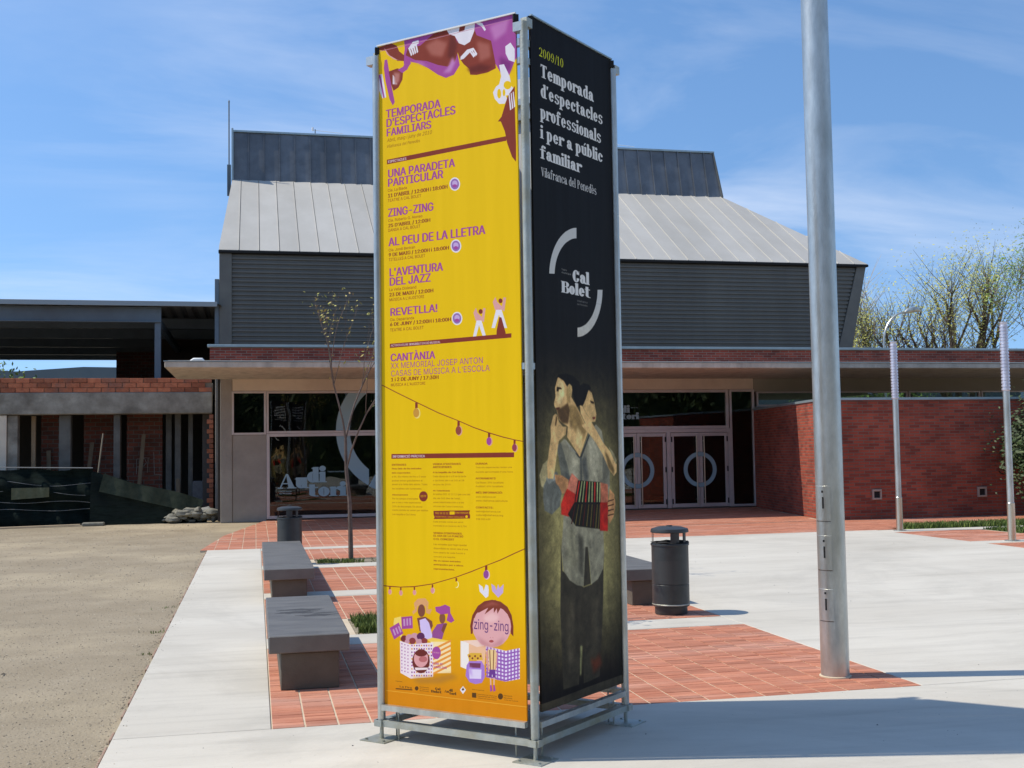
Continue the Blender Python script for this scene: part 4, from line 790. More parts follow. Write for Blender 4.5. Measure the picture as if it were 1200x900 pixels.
ART_B=[('t', (205, 205, 40), '2009/10', 83, 3756, 249, 53, 'n'),
('t', (225, 222, 215), 'Temporada', 96, 3642, 567, 78, 's2'),
('t', (225, 222, 215), "d'espectacles", 92, 3530, 671, 77, 's2'),
('t', (225, 222, 215), 'professionals', 88, 3412, 652, 77, 's2'),
('t', (225, 222, 215), 'i per a públic', 85, 3300, 669, 74, 's2'),
('t', (225, 222, 215), 'familiar', 81, 3188, 422, 74, 's2'),
('t', (225, 222, 215), 'Vilafranca del Penedès', 85, 3091, 590, 52, 'n'),
('t', (225, 222, 215), 'Cal', 390, 2548, 181, 73, 's'),
('t', (225, 222, 215), 'Bolet', 269, 2474, 306, 69, 's'),
('t', (190, 188, 180), 'Teatre', 273, 2599, 57, 10, 'r'),
('t', (190, 188, 180), 'municipal', 273, 2582, 103, 10, 'r'),
('t', (190, 188, 180), 'Vilafranca', 434, 2439, 115, 10, 'r'),
('t', (190, 188, 180), 'del Penedès', 433, 2420, 115, 10, 'r'),
('p',(205,203,195),[(147,2564),(150,2591),(156,2618),(165,2645),(177,2671),(191,2696),(208,2721),(227,2744),(248,2766),(272,2786),(297,2804),(324,2821),(352,2834),(381,2846),(411,2855),(442,2861),(440,2800),(415,2796),(391,2789),(368,2780),(345,2769),(323,2757),(303,2743),(284,2727),(266,2710),(251,2692),(237,2672),(225,2652),(216,2632),(209,2611),(204,2590),(201,2569)],0),
('p',(205,203,195),[(724,2537),(721,2507),(715,2478),(706,2449),(694,2421),(679,2393),(662,2368),(642,2344),(620,2321),(596,2301),(571,2284),(544,2269),(516,2257),(488,2247),(460,2241),(431,2237),(433,2291),(456,2294),(479,2300),(502,2308),(524,2317),(545,2330),(565,2344),(584,2360),(602,2377),(617,2397),(631,2417),(643,2439),(652,2461),(660,2484),(664,2507),(667,2531)],0),
('p',(60,57,48),[(217,1106),(227,948),(447,835),(534,843),(673,966),(663,788),(639,555),(602,320),(513,312),(427,310),(426,516),(397,520),(378,313),(216,313),(208,503),(198,727)],1),
('p',(146,146,130),[(247,1217),(512,1190),(507,1050),(465,949),(447,841),(376,854),(300,890),(238,947),(220,1061)],1),
('p',(146,146,130),[(489,1180),(676,1168),(681,1001),(666,919),(605,865),(529,843),(516,979),(492,1086)],1),
('p',(60,57,48),[(473,1053),(497,1086),(525,848),(447,841)],1),
('p',(100,50,32),[(507,435),(611,442),(632,380),(538,349)],8),
('p',(150,150,134),[(273,1665),(317,1632),(431,1559),(535,1699),(615,1747),(681,1711),(712,1619),(767,1526),(761,1387),(674,1127),(666,1048),(246,1069),(245,1231),(307,1347),(247,1404),(212,1557),(193,1622)],1),
('p',(120,122,112),[(693,1596),(767,1526),(761,1387),(702,1366),(679,1481)],1),
('p',(112,116,110),[(193,1622),(235,1643),(312,1489),(318,1358),(256,1360)],1),
('p',(176,168,130),[(15,1470),(51,1527),(101,1553),(104,1452),(67,1398),(32,1411)],1),
('p',(108,114,112),[(52,1411),(104,1468),(189,1487),(243,1404),(213,1297),(131,1257),(59,1282),(46,1348)],1),
('p',(140,148,148),[(78,1452),(169,1477),(188,1449),(107,1420)],1),
('p',(180,180,162),[(347,1588),(420,1543),(415,1398),(362,1411),(323,1489)],9),
('p',(180,180,162),[(533,1654),(613,1699),(642,1573),(614,1437),(535,1428)],9),
('p',(88,92,92),[(446,1542),(497,1575),(525,1440),(480,1413)],7),
('p',(84,90,92),[(271,1490),(342,1445),(382,1377),(287,1359)],6),
('p',(120,122,112),[(567,1393),(686,1435),(690,1343),(587,1325)],7),
('p',(66,70,70),[(309,1634),(326,1630),(438,1567),(534,1690),(547,1683),(446,1551),(420,1558)],1),
('p',(160,162,152),[(277,1663),(317,1638),(400,1582),(327,1599)],1),
('p',(96,100,98),[(433,1559),(451,1559),(454,1419),(433,1420)],1),
('p',(232,196,140),[(216,2002),(267,1992),(308,1957),(340,1969),(366,1942),(352,1897),(399,1854),(451,1799),(531,1710),(431,1562),(349,1632),(298,1676),(310,1731),(249,1752),(219,1768),(196,1822),(176,1840),(171,1857),(188,1892),(184,1941),(205,1980)],1),
('p',(165,138,90),[(325,1852),(399,1849),(455,1788),(513,1710),(467,1643),(404,1698),(332,1742)],5),
('p',(238,214,160),[(226,1992),(271,1972),(285,1917),(242,1850),(201,1860),(199,1915)],4),
('p',(232,206,150),[(405,1732),(468,1687),(439,1598),(391,1643)],5),
('p',(176,148,98),[(303,1957),(340,1930),(342,1864),(304,1863)],4),
('p',(96,74,48),[(200,1825),(245,1834),(315,1863),(334,1825),(313,1747),(249,1750),(215,1779)],3),
('p',(90,50,36),[(188,1832),(231,1836),(225,1825),(196,1821)],1),
('p',(52,40,26),[(204,1947),(245,1945),(257,1936),(224,1935),(220,1922),(199,1923)],1),
('p',(24,20,16),[(189,1988),(227,2016),(300,2026),(373,2015),(440,1984),(464,1912),(448,1850),(409,1843),(373,1898),(358,1964),(329,1972),(312,1951),(277,1983),(222,2001)],1),
('p',(190,165,112),[(329,1968),(362,1956),(352,1909),(326,1897),(319,1930)],1),
('p',(218,186,132),[(526,1950),(577,1927),(604,1871),(624,1802),(611,1762),(559,1758),(506,1812),(474,1851),(494,1913)],1),
('p',(24,20,16),[(435,1956),(490,1979),(549,1972),(571,1950),(539,1940),(509,1891),(479,1854),(444,1855),(433,1900)],1),
('p',(60,46,30),[(553,1883),(599,1875),(599,1864),(568,1868)],1),
('p',(120,60,45),[(578,1788),(614,1791),(609,1777),(582,1774)],1),
('p',(232,196,140),[(163,1789),(183,1799),(199,1795),(218,1757),(258,1730),(296,1731),(286,1687),(215,1652),(197,1600),(174,1514),(152,1448),(96,1450),(90,1516),(113,1601),(135,1676),(133,1729)],1),
('p',(110,88,56),[(191,1795),(203,1771),(189,1730),(177,1741)],1),
('p',(232,196,140),[(442,1853),(474,1847),(516,1801),(585,1745),(635,1699),(695,1642),(785,1584),(851,1512),(847,1468),(813,1445),(753,1491),(687,1573),(611,1642),(545,1688),(466,1732),(462,1744),(501,1750),(451,1805)],1),
('p',(120,100,64),[(711,1596),(756,1561),(824,1478),(808,1455),(749,1497)],4),
('p',(150,145,115),[(754,1621),(816,1583),(850,1536),(839,1513),(781,1584)],1),
('p',(205,48,36),[(343,1472),(416,1432),(373,1301),(303,1236),(226,1252),(224,1308),(284,1392)],1),
('p',(225,140,118),[(343,1472),(416,1432),(383,1355),(288,1390)],1),
('p',(26,24,18),[(405,1432),(663,1413),(647,1146),(375,1180),(293,1250),(365,1312)],1),
('p',(190,45,35),[(416,1429),(429,1428),(388,1311),(375,1312)],0),
('p',(70,20,15),[(369,1301),(379,1300),(335,1193),(325,1196)],0),
('p',(150,165,120),[(444,1427),(457,1426),(422,1310),(409,1310)],0),
('p',(95,85,40),[(405,1299),(415,1299),(375,1187),(365,1190)],0),
('p',(150,165,120),[(472,1426),(485,1424),(456,1308),(444,1309)],0),
('p',(95,85,40),[(441,1298),(452,1297),(415,1182),(405,1184)],0),
('p',(190,45,35),[(500,1424),(513,1422),(491,1306),(478,1307)],0),
('p',(70,20,15),[(478,1296),(489,1295),(456,1176),(445,1179)],0),
('p',(150,165,120),[(528,1422),(542,1420),(526,1305),(513,1305)],0),
('p',(95,85,40),[(515,1294),(526,1294),(497,1170),(486,1173)],0),
('p',(150,165,120),[(557,1420),(570,1418),(562,1303),(548,1304)],0),
('p',(95,85,40),[(552,1292),(563,1292),(538,1164),(528,1167)],0),
('p',(190,45,35),[(586,1418),(599,1416),(591,1302),(577,1302)],0),
('p',(70,20,15),[(581,1291),(592,1290),(567,1159),(556,1162)],0),
('p',(150,165,120),[(615,1415),(629,1414),(620,1301),(606,1301)],0),
('p',(95,85,40),[(610,1290),(621,1289),(596,1154),(585,1156)],0),
('p',(150,165,120),[(644,1413),(658,1412),(649,1299),(635,1300)],0),
('p',(95,85,40),[(640,1288),(651,1288),(625,1148),(614,1151)],0),
('p',(200,120,95),[(654,1413),(738,1399),(741,1295),(654,1299)],1),
('p',(185,35,28),[(649,1299),(741,1295),(729,1129),(638,1138)],1),
('p',(200,150,105),[(164,1471),(239,1464),(310,1437),(301,1402),(266,1365),(242,1361),(206,1405),(177,1423)],1),
('p',(200,150,105),[(760,1373),(813,1338),(825,1280),(800,1211),(752,1168),(728,1215),(744,1249),(731,1284),(751,1318)],1),
('p',(70,45,30),[(737,1304),(807,1311),(807,1305),(736,1298)],0),
('p',(70,45,30),[(735,1277),(806,1283),(806,1277),(735,1270)],0),
('p',(70,45,30),[(734,1249),(805,1255),(804,1249),(734,1242)],0),
('p',(70,45,30),[(733,1222),(804,1227),(803,1221),(733,1215)],0),
('p',(140,140,122),[(289,1181),(376,1164),(392,990),(324,939),(273,1034)],9),
('p',(150,150,134),[(545,1129),(638,1123),(645,1004),(571,916)],9),
('p',(84,84,76),[(397,1139),(457,1112),(440,893),(401,932)],7),
('p',(78,74,62),[(265,798),(340,789),(339,438),(263,450)],10),
('p',(76,72,60),[(531,768),(600,760),(575,424),(518,433)],10),
('p',(150,152,110),[(399,520),(421,516),(402,360),(389,362)],3),
('p',(66,62,52),[(-61,277),(183,277),(512,284),(884,285),(881,207),(-4,207),(-62,224)],0)]
# ---------------------------------------------------------------- shared materials
CONC=mat('pale_concrete',(.525,.49,.415),(.60,.565,.485),1.1,.85,bump=.25,bscale=45,c3=(.455,.42,.35),s3=.55,stretch=(.45,1.6,1),speck=.22,scuff=.13)
CONC2=mat('grey_render',(.30,.265,.225),(.36,.32,.27),1.5,.9,bump=.3,bscale=30,c3=(.25,.22,.19),s3=.8)
PAV=mat('red_clay_paver',(.42,.145,.078),(.52,.215,.125),6,.8,bump=.5,bscale=90,island=.17,c3=(.54,.30,.22),s3=.9,stretch=(.5,2.5,1))
BED=mat('pale_mortar',(.52,.42,.29),(.58,.49,.36),5,.9)
GRAV=mat('gravel_ground',(.262,.212,.138),(.318,.262,.178),1.4,.95,bump=1,bscale=55,c3=(.46,.38,.25),s3=.3,stretch=(.8,.8,1),speck=.5,scuff=.07)
STONE=mat('gravel_stone',(.22,.185,.13),(.36,.31,.23),20,.9,island=.6)
SLATE=mat('bench_concrete',(.105,.10,.09),(.145,.14,.125),3,.5,bump=.15,bscale=80,c3=(.075,.07,.062),s3=2.2,stretch=(1,3,1),spec=.9)
GALV=mat('galvanised_steel',(.46,.47,.44),(.60,.61,.57),14,.38,metal=.8,bump=.15,bscale=90,c3=(.36,.36,.31),s3=2.5,stretch=(1,1,.35))
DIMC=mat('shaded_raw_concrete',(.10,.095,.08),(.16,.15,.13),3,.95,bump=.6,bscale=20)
GALVD=mat('weathered_galvanised_steel',(.36,.39,.36),(.48,.50,.45),8,.5,metal=.6,bump=.2,bscale=90,c3=(.33,.30,.20),s3=3)
DARKM=mat('charcoal_metal',(.032,.036,.036),(.05,.054,.053),6,.42,metal=.2,bump=.15,bscale=140)
BLACKM=mat('black_gap',(.01,.01,.01),rough=.9)
CREAM=mat('cream_painted_panel',(.68,.56,.42),(.73,.61,.46),1,.7,c3=(.56,.45,.34),s3=.7)
FRAME=mat('pink_grey_aluminium',(.56,.49,.46),(.62,.55,.51),3,.45,metal=.3)
SOFF=mat('canopy_concrete',(.46,.40,.32),(.56,.50,.41),2.2,.85,bump=.3,c3=(.36,.32,.26),s3=1.5,stretch=(2.5,1,1))
COPE=mat('zinc_coping',(.30,.38,.40),(.38,.46,.48),3,.45,metal=.5)
ZINC=mat('dark_zinc_sheet',(.10,.108,.115),(.14,.15,.16),1.6,.42,metal=.35,bump=.9,bscale=2.4,c3=(.18,.19,.20),s3=.9,island=.12)
ROOFM=mat('pale_zinc_roof',(.42,.405,.365),(.46,.445,.405),1.2,.65,metal=.1,bump=.12,bscale=3,c3=(.385,.37,.33),s3=.5,stretch=(1,.3,1),island=.05)
CORR=mat('corrugated_dark_sheet',(.125,.122,.108),(.15,.147,.13),1,.55,metal=.2,c3=(.11,.107,.095),s3=.6,stretch=(1,1,.2))
SIDEP=mat('dark_trim_sheet',(.125,.12,.105),(.155,.15,.13),2,.6,metal=.2)
STEELB=mat('blue_grey_steel_paint',(.10,.135,.165),(.135,.17,.20),2,.55,c3=(.09,.10,.11))
DECK=mat('steel_deck',(.12,.12,.115),(.16,.155,.145),3,.6,metal=.3)
ROUGHC=mat('raw_concrete',(.25,.215,.165),(.42,.375,.30),2.2,.95,bump=.7,bscale=14,c3=(.15,.125,.095),s3=1.3,speck=.3,scuff=.2)
HOLLOW=mat('orange_hollow_brick',(.36,.105,.05),(.48,.16,.075),8,.9,bump=.5,bscale=60,island=.3,c3=(.26,.12,.08),s3=3)
SOIL=mat('planter_soil',(.20,.165,.11),(.32,.27,.19),9,.95,bump=1,bscale=40)
GRASS=mat('grass_green',(.06,.11,.018),(.16,.20,.04),20,.8,island=.35)
BARK=mat('bark',(.13,.10,.075),(.20,.165,.125),9,.9,bump=.8,bscale=30,stretch=(1,1,.3))
BARKP=mat('pale_bark',(.30,.27,.22),(.42,.38,.31),9,.9,bump=.5,bscale=30,stretch=(1,1,.3))
LEAFY=mat('spring_leaf',(.34,.36,.07),(.48,.47,.12),3,.7,island=.3)
LEAFG=mat('green_leaf',(.09,.17,.025),(.18,.27,.045),2,.7,island=.35)
LEAFD=mat('dark_leaf',(.025,.045,.012),(.06,.09,.02),3,.65,island=.4)
WHITEP=mat('white_plastic',(.75,.75,.73),(.8,.8,.78),4,.5)
PALEBACK=mat('panel_back_fabric',(.66,.69,.70),(.72,.75,.76),2,.6)
NET=mat('dark_green_netting',(.005,.009,.008),(.012,.02,.017),4,.95,spec=.08,bump=.6,bscale=70,stretch=(1,1,6),c3=(.010,.015,.014),s3=1)
NETL=mat('olive_netting',(.075,.085,.045),(.11,.115,.065),12,.85,bump=.4,bscale=60)
NETG=mat('green_tarpaulin',(.032,.042,.03),(.055,.066,.046),6,.95,spec=.1,bump=.5,bscale=50)
GLASS=glassmat('window_glass',(.62,.68,.66)); VINYLC=(150,178,186)
BRICKW=brickmat('red_facing_brick',(.385,.070,.034),(.26,.044,.024),(.21,.125,.09))
BRICKP=brickmat('red_parapet_brick',(.31,.058,.034),(.20,.038,.027),(.28,.19,.15))
BRICKB=brickmat('rough_infill_brick',(.20,.055,.03),(.14,.045,.025),(.16,.13,.10),bw=.26,bh=.11,ms=.012)
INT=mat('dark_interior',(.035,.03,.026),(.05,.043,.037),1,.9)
# ---------------------------------------------------------------- ground
MB().box(-900,900,-900,900,-.6,-.035).build('ground',GRAV,kind='structure')
def slab(name,x0,x1,y0,y1,z0=-.034,z1=0,m=CONC): return MB().bbox(x0,x1,y0,y1,z0,z1,.004).build(name,m,kind='structure')
slab('apron',-.8,30,-40,6.935)
slab('walkway',-.8,.087,6.947,20.2)
for y0,y1 in((9.8,10.3),(13.15,13.65),(16.5,17.0),(19.75,20.2)): slab('paving_strip',.09,4.33,y0,y1)
slab('plaza',4.338,11.5,6.947,19.78)
slab('plaza',11.51,30,6.947,13.2); slab('paving_strip',11.51,30,16.45,16.85); slab('paving_strip',11.51,30,19.2,19.7); slab('paving_strip',11.51,30,13.21,13.6)
# thin clay edging of the walkway against the gravel
eb=MB()
for k in range(66):
    if k%7 in(2,) or random.random()<.2: continue
    eb.bbox(-.818,-.803,6.95+k*.2,6.95+k*.2+.193,-.034,-.004,.003)
for k in range(60):
    if random.random()<.2: continue
    eb.bbox(-.818,-.803,-5+k*.2,-5+k*.2+.193,-.034,-.004,.003)
eb.build('clay_edging',mat('dusty_clay',(.30,.17,.12),(.33,.24,.17),8,.9),kind='structure')
def brick_field(name,x0,x1,y0,y1,px,nind=0,keep=None,label=None,row=.0675):
    "pavers 0.18 x 0.06 in aligned columns on a mortar bed; the nind nearest ones are objects"
    bed=MB()
    if keep is None: bed.box(x0,x1,y0,y1,-.034,-.0045)
    else: bed.prism(keep['bed'],-.034,-.0045)
    bo=bed.build(name,BED,kind='structure')
    rows=[]; nx=int(round((x1-x0)/px)); ny=int((y1-y0)/row)
    for j in range(ny):
        for i in range(nx+1):
            a=x0+i*px+.006; b=min(a+px-.012,x1-.002); 
            if b-a<.03: continue
            y=y0+j*row+.002
            if keep and 'L' in keep: a=max(a,keep['L'](y))
            if b-a<.04: continue
            if keep and not keep['f']((a+b)/2,y,a): continue
            rows.append((a,b,y,y+row-.004))
    m0=MB().bbox(-(px-.012)/2,(px-.012)/2,-(row-.004)/2,(row-.004)/2,-.009,0,.0015); src=None; k=0
    for a,b,c,d in rows:
        if k<nind and b-a>px-.02:
            zz=random.uniform(-.0012,.0012)
            if src is None: src=m0.build('brick',PAV,bo); o=src
            else: o=src.copy(); COL.objects.link(o); o.parent=bo
            o.location=((a+b)/2,(c+d)/2,zz); k+=1
    rest=[r for r in rows if r[1]-r[0]<=px-.02]+[r for r in rows if r[1]-r[0]>px-.02][nind:]
    if rest:
        R=np.array(rest); n=len(R); z=rng.uniform(-.0015,.0012,n); V=np.zeros((n,8,3))
        for q,(ix,iy,iz) in enumerate([(0,2,0),(1,2,0),(1,3,0),(0,3,0),(0,2,1),(1,2,1),(1,3,1),(0,3,1)]): V[:,q,0]=R[:,ix];V[:,q,1]=R[:,iy];V[:,q,2]=z if iz else -.009
        F=np.array([(4,5,6,7),(0,1,5,4),(1,2,6,5),(2,3,7,6),(3,0,4,7)]); F=(F[None]+8*np.arange(n)[:,None,None]).reshape(-1,4)
        me=bpy.data.meshes.new('brick_paving'); me.from_pydata(V.reshape(-1,3).tolist(),[],F.tolist()); me.materials.append(PAV); o=bpy.data.objects.new('brick_paving',me); COL.objects.link(o); o.parent=bo; o['kind']='stuff'
    return bo
def planter_keep(px0,px1,py0,py1,X0,X1,Y0,Y1):
    # bed stays whole except the pit: L-shaped ring made as prism with notch
    return dict(bed=[(X0,Y0),(px0,Y0),(px0,py1),(px1,py1),(px1,Y0),(X1,Y0),(X1,Y1),(X0,Y1)],f=lambda x,y,a:not(px0-.1<x<px1+.02 and y<py1))
brick_field('paving_bed',.09,4.33,6.94,9.79,.195,300)
brick_field('paving_bed',.09,4.33,10.31,13.14,.195,0,planter_keep(.87,2.4,10.31,11.3,.09,4.33,10.31,13.14))
brick_field('paving_bed',.09,4.33,13.66,16.49,.195,0,planter_keep(2.63,4.0,13.66,14.6,.09,4.33,13.66,16.49))
brick_field('paving_bed',.09,4.33,17.01,19.74,.195,0,planter_keep(.87,2.4,17.01,17.8,.09,4.33,17.01,19.74))
def farkeep():
    L=[(-.92,20.21),(-.62,23.7),(.27,28.95)]
    xl=lambda y:L[0][0]+(L[1][0]-L[0][0])*(y-L[0][1])/(L[1][1]-L[0][1]) if y<23.7 else L[1][0]+(L[2][0]-L[1][0])*(y-23.7)/(5.25)
    def f(x,y,a):
        return not(22.64<y<22.74) and not(x>12.0+max(0,(y-22.7))*.19 and y>22.7)
    return dict(bed=[(-.92,20.21),(12.02,20.21),(12.02,22.7),(13.2,28.95),(.27,28.95),(-.62,23.7)],f=f,L=xl)
brick_field('paving_bed',-.92,13.2,20.21,28.9,.232,0,farkeep())
brick_field('paving_bed',4.34,12.02,19.79,20.2,.232)
brick_field('paving_bed',12.03,24,20.45,22.74,.232); brick_field('paving_bed',11.51,24,13.61,16.44,.195)
brick_field('paving_bed',11.51,24,16.86,19.19,.195,0,dict(bed=[(11.51,16.86),(24,16.86),(24,18.0),(13.35,18.0),(13.35,19.19),(11.51,19.19)],f=lambda x,y,a:not(x>13.3 and y>17.95)))
MB().box(-.35,12.0,22.655,22.73,-.03,-.002).build('drain_channel',mat('drain_grate',(.10,.07,.06),(.16,.11,.09),30,.7),kind='structure')
slab('doorstep',.27,13.2,28.9,29.1,-.03,.03,CONC2)
# planters: soil, blades
def blades(name,area,n,h,w,m,z=0,lean=.5,clump=None):
    X=[];F=[]
    for i in range(n):
        if clump:
            c=random.choice(clump); x=random.gauss(c[0],c[2]); y=random.gauss(c[1],c[2]*.6)
            if not(area[0]<x<area[1] and area[2]<y<area[3]): continue
        else: x=random.uniform(area[0],area[1]); y=random.uniform(area[2],area[3])
        a=random.uniform(0,2*PI); hh=h*random.uniform(.5,1.3); ww=w*random.uniform(.7,1.2); l=hh*lean*random.uniform(-1,1); l2=hh*lean*random.uniform(-1,1)
        ca,sa=math.cos(a)*ww/2,math.sin(a)*ww/2; o=len(X)
        X+=[(x-ca,y-sa,z),(x+ca,y+sa,z),(x+ca*.7+l*.4,y+sa*.7+l2*.4,z+hh*.6),(x-ca*.7+l*.4,y-sa*.7+l2*.4,z+hh*.6),(x+l,y+l2,z+hh)]; F+=[(o,o+1,o+2,o+3),(o+3,o+2,o+4)]
    mb=MB(); mb.v=X; mb.f=F; return mb.build(name,m,kind='stuff')
for (a,b,c,d) in((.88,2.39,10.305,11.29),(2.64,3.99,13.655,14.59),(.88,2.39,17.005,17.79)):
    MB().box(a,b,c,d,-.034,-.018).build('planter_soil',SOIL,kind='structure')
blades('grass',(.9,2.3,10.33,11.28),1500,.09,.012,GRASS,-.02,clump=[(1.0,11.15,.1),(1.25,11.2,.1),(1.45,11.18,.08),(.98,10.9,.08),(1.0,10.5,.07),(1.7,11.2,.12),(1.9,10.8,.1)])
blades('grass',(.9,2.3,17.02,17.78),900,.06,.012,GRASS,-.02,clump=[(.98,17.4,.1),(1.35,17.3,.12),(2.0,17.4,.1)])
blades('grass',(2.7,3.9,13.7,14.5),500,.07,.012,GRASS,-.02,clump=[(3.0,14.2,.1),(3.5,14,.1)])
MB().prism([(12.05,19.71),(24,19.71),(24,20.44),(12.6,20.44)],-.034,-.012).build('lawn',GRASS,kind='structure'); MB().prism([(13.36,18.01),(24,18.01),(24,19.19),(13.36,19.19)],-.034,-.012).build('lawn',GRASS,kind='structure')
blades('grass',(12.3,19,19.75,20.42),9000,.11,.022,GRASS,-.02); blades('grass',(13.38,19,18.02,19.19),9000,.08,.022,GRASS,-.02)
blades('weeds',(-1.3,-.83,7,20),90,.025,.008,GRASS,-.035,clump=[(-.9,11.2,.05),(-.88,13,.06),(-.86,10,.05)])
# gravel stones
def stones(name,n,area,s0,s1,z,m,bias=1.):
    V=[];F=[];base=[Vector(p).normalized() for p in((1,1,1),(-1,-1,1),(-1,1,-1),(1,-1,-1),(0,0,1.2),(1.2,0,0))]
    for i in range(n):
        x=random.uniform(area[0],area[1]); y=area[2]+(area[3]-area[2])*random.random()**bias; s=s0+(s1-s0)*random.random()**3; a=random.uniform(0,2*PI); o=len(V)
        ca,sa=math.cos(a)*s,math.sin(a)*s; k=random.uniform(.5,1); h=s*random.uniform(.35,.7)
        V+=[(x+ca,y+sa,z),(x-sa*k,y+ca*k,z),(x-ca,y-sa,z),(x+sa*k,y-ca*k,z),(x+random.uniform(-.3,.3)*s,y+random.uniform(-.3,.3)*s,z+h)]; F+=[(o,o+1,o+4),(o+1,o+2,o+4),(o+2,o+3,o+4),(o+3,o,o+4)]
    mb=MB(); mb.v=V; mb.f=F; return mb.build(name,m,kind='stuff')
stones('gravel',60000,(-5.2,-.84,5.2,17),.004,.012,-.036,STONE,1.7); stones('gravel',12000,(-9,-.84,16,29.5),.008,.018,-.036,STONE); stones('gravel',60,(-5,-.84,6,29),.02,.045,-.036,WHITEP if False else STONE)
stones('gravel',900,(-.9,-.80,5.2,20),.004,.014,-.034,STONE); stones('gravel',260,(-.84,-.70,5.2,20),.003,.008,.0,STONE); stones('gravel',45,(-.7,8,5.3,6.9),.003,.008,0,DARKM); stones('gravel',50,(4.4,11,7,19),.005,.012,0,DARKM)
# hill beyond the unfinished building
hb=MB(); pts=[(-260+i*12,230) for i in range(60)]
V=[(x,y,-1) for x,y in pts]+[(x,y,19.2+.7*math.sin(x*.05)+.6*math.sin(x*.17)) for x,y in pts]+[(x,y+150,12) for x,y in pts]; n=60
hb.add(V,[(i,i+1,n+i+1,n+i) for i in range(n-1)]+[(n+i,n+i+1,2*n+i+1,2*n+i) for i in range(n-1)]); hb.build('hill',mat('far_hill',(.09,.12,.14),(.12,.15,.16),.05,1),kind='structure')
# ---------------------------------------------------------------- auditorium building
B=thing('auditorium_building','low brick and glass auditorium with a dark metal hall and pale roof behind','building',(6,28.8,0))
Yf=28.8
def box(name,x0,x1,y0,y1,z0,z1,m,parent=B,e=.008): return MB().bbox(x0,x1,y0,y1,z0,z1,e).build(name,m,parent)
box('column',-.83,-.552,Yf-.02,Yf+.3,-.03,3.64,CONC2); box('wall',-.548,.266,Yf,Yf+.25,-.03,2.1,CONC2)
box('lintel_panel',-.548,13.2,Yf-.012,Yf+.2,3.18,3.66,CREAM); box('lintel_panel',13.21,24,Yf-.012,Yf+.2,3.12,3.66,mat('shaded_cream_panel',(.30,.28,.21),(.34,.31,.24),1,.8))  # right stretch is the same cream panel with shade put into its colour
def window(x0,x1,z0,z1,fw=.05,y=Yf,parent=B,glass=GLASS):
    f=MB(); d=.09
    f.bbox(x0,x0+fw,y-.02,y+d,z0,z1,.004); f.bbox(x1-fw,x1,y-.02,y+d,z0,z1,.004); f.bbox(x0+fw,x1-fw,y-.018,y+d,z0,z0+fw,.004); f.bbox(x0+fw,x1-fw,y-.018,y+d,z1-fw,z1,.004)
    w=f.build('window',FRAME,parent); MB().box(x0+fw-.01,x1-fw+.01,y+.03,y+.04,z0+fw-.01,z1-fw+.01).build('pane',glass,w); return w
window(-.56,.262,2.105,3.175,.05)
window(.27,6.4,.03,2.125,.075); window(.27,6.4,2.13,3.175,.055)
window(6.41,8.93,.03,2.125,.075); window(6.41,12.47,2.13,3.175,.075); window(12.5,13.22,.03,3.175,.06)
for x in(13.3,15.6,17.9,20.2,22.2): window(x,x+2.25,2.72,3.115,.04)
box('wall',13.25,24,Yf+.02,Yf+.25,-.03,2.71,CONC2)
def door_leaf(x0,x1,hx):
    f=MB(); fw=.085; y=Yf-.01; z0,z1=.04,2.02
    f.bbox(x0,x0+fw,y,y+.05,z0,z1,.004); f.bbox(x1-fw,x1,y,y+.05,z0,z1,.004); f.bbox(x0+fw,x1-fw,y+.002,y+.05,z0,z0+.1,.004); f.bbox(x0+fw,x1-fw,y+.002,y+.05,z1-.09,z1,.004)
    d=f.build('door',FRAME,B); MB().box(x0+fw-.01,x1-fw+.01,y+.02,y+.03,z0+.09,z1-.08).build('pane',GLASS,d)
    h=MB(); h.tube([(hx,y-.07,.1),(hx,y-.07,1.95)],.017,10)
    for z in(.25,1.8): h.tube([(hx,y-.07,z),(hx,y,z)],.012,8)
    h.build('handle',mat('brass_steel',(.55,.45,.33),(.6,.5,.38),5,.35,metal=.8) if 'brass_steel' not in MATS else MATS['brass_steel'],d,True)
    hx2=x1-.02 if hx<(x0+x1)/2 else x0+.02
    for z in(.2,1.05,1.85): MB().box(hx2-.016,hx2+.016,y-.012,y-.001,z-.07,z+.07).build('hinge',BLACKM,d)
for a in(9.04,10.8):
    door_leaf(a,a+.8,a+.70); door_leaf(a+.81,a+1.62,a+.91)
fr=MB()
for a in(8.94,10.68,12.43): fr.bbox(a,a+(.09 if a!=10.68 else .11),Yf-.018,Yf+.09,.03,2.126,.004)
fr.bbox(9.03,12.43,Yf-.016,Yf+.09,2.03,2.128,.004); fr.build('door_frame',FRAME,B)
# interior
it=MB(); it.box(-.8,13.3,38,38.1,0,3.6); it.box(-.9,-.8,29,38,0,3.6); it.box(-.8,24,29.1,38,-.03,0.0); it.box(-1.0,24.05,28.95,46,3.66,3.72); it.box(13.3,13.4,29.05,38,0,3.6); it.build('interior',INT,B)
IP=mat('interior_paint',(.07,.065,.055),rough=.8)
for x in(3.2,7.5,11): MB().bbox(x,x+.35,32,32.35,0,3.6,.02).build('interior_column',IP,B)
cn=MB(); cn.bbox(8.2,12.4,35,35.8,0,1.1,.02); cn.build('reception_counter',mat('counter_wood',(.16,.08,.04),(.2,.1,.05),5,.5),B)
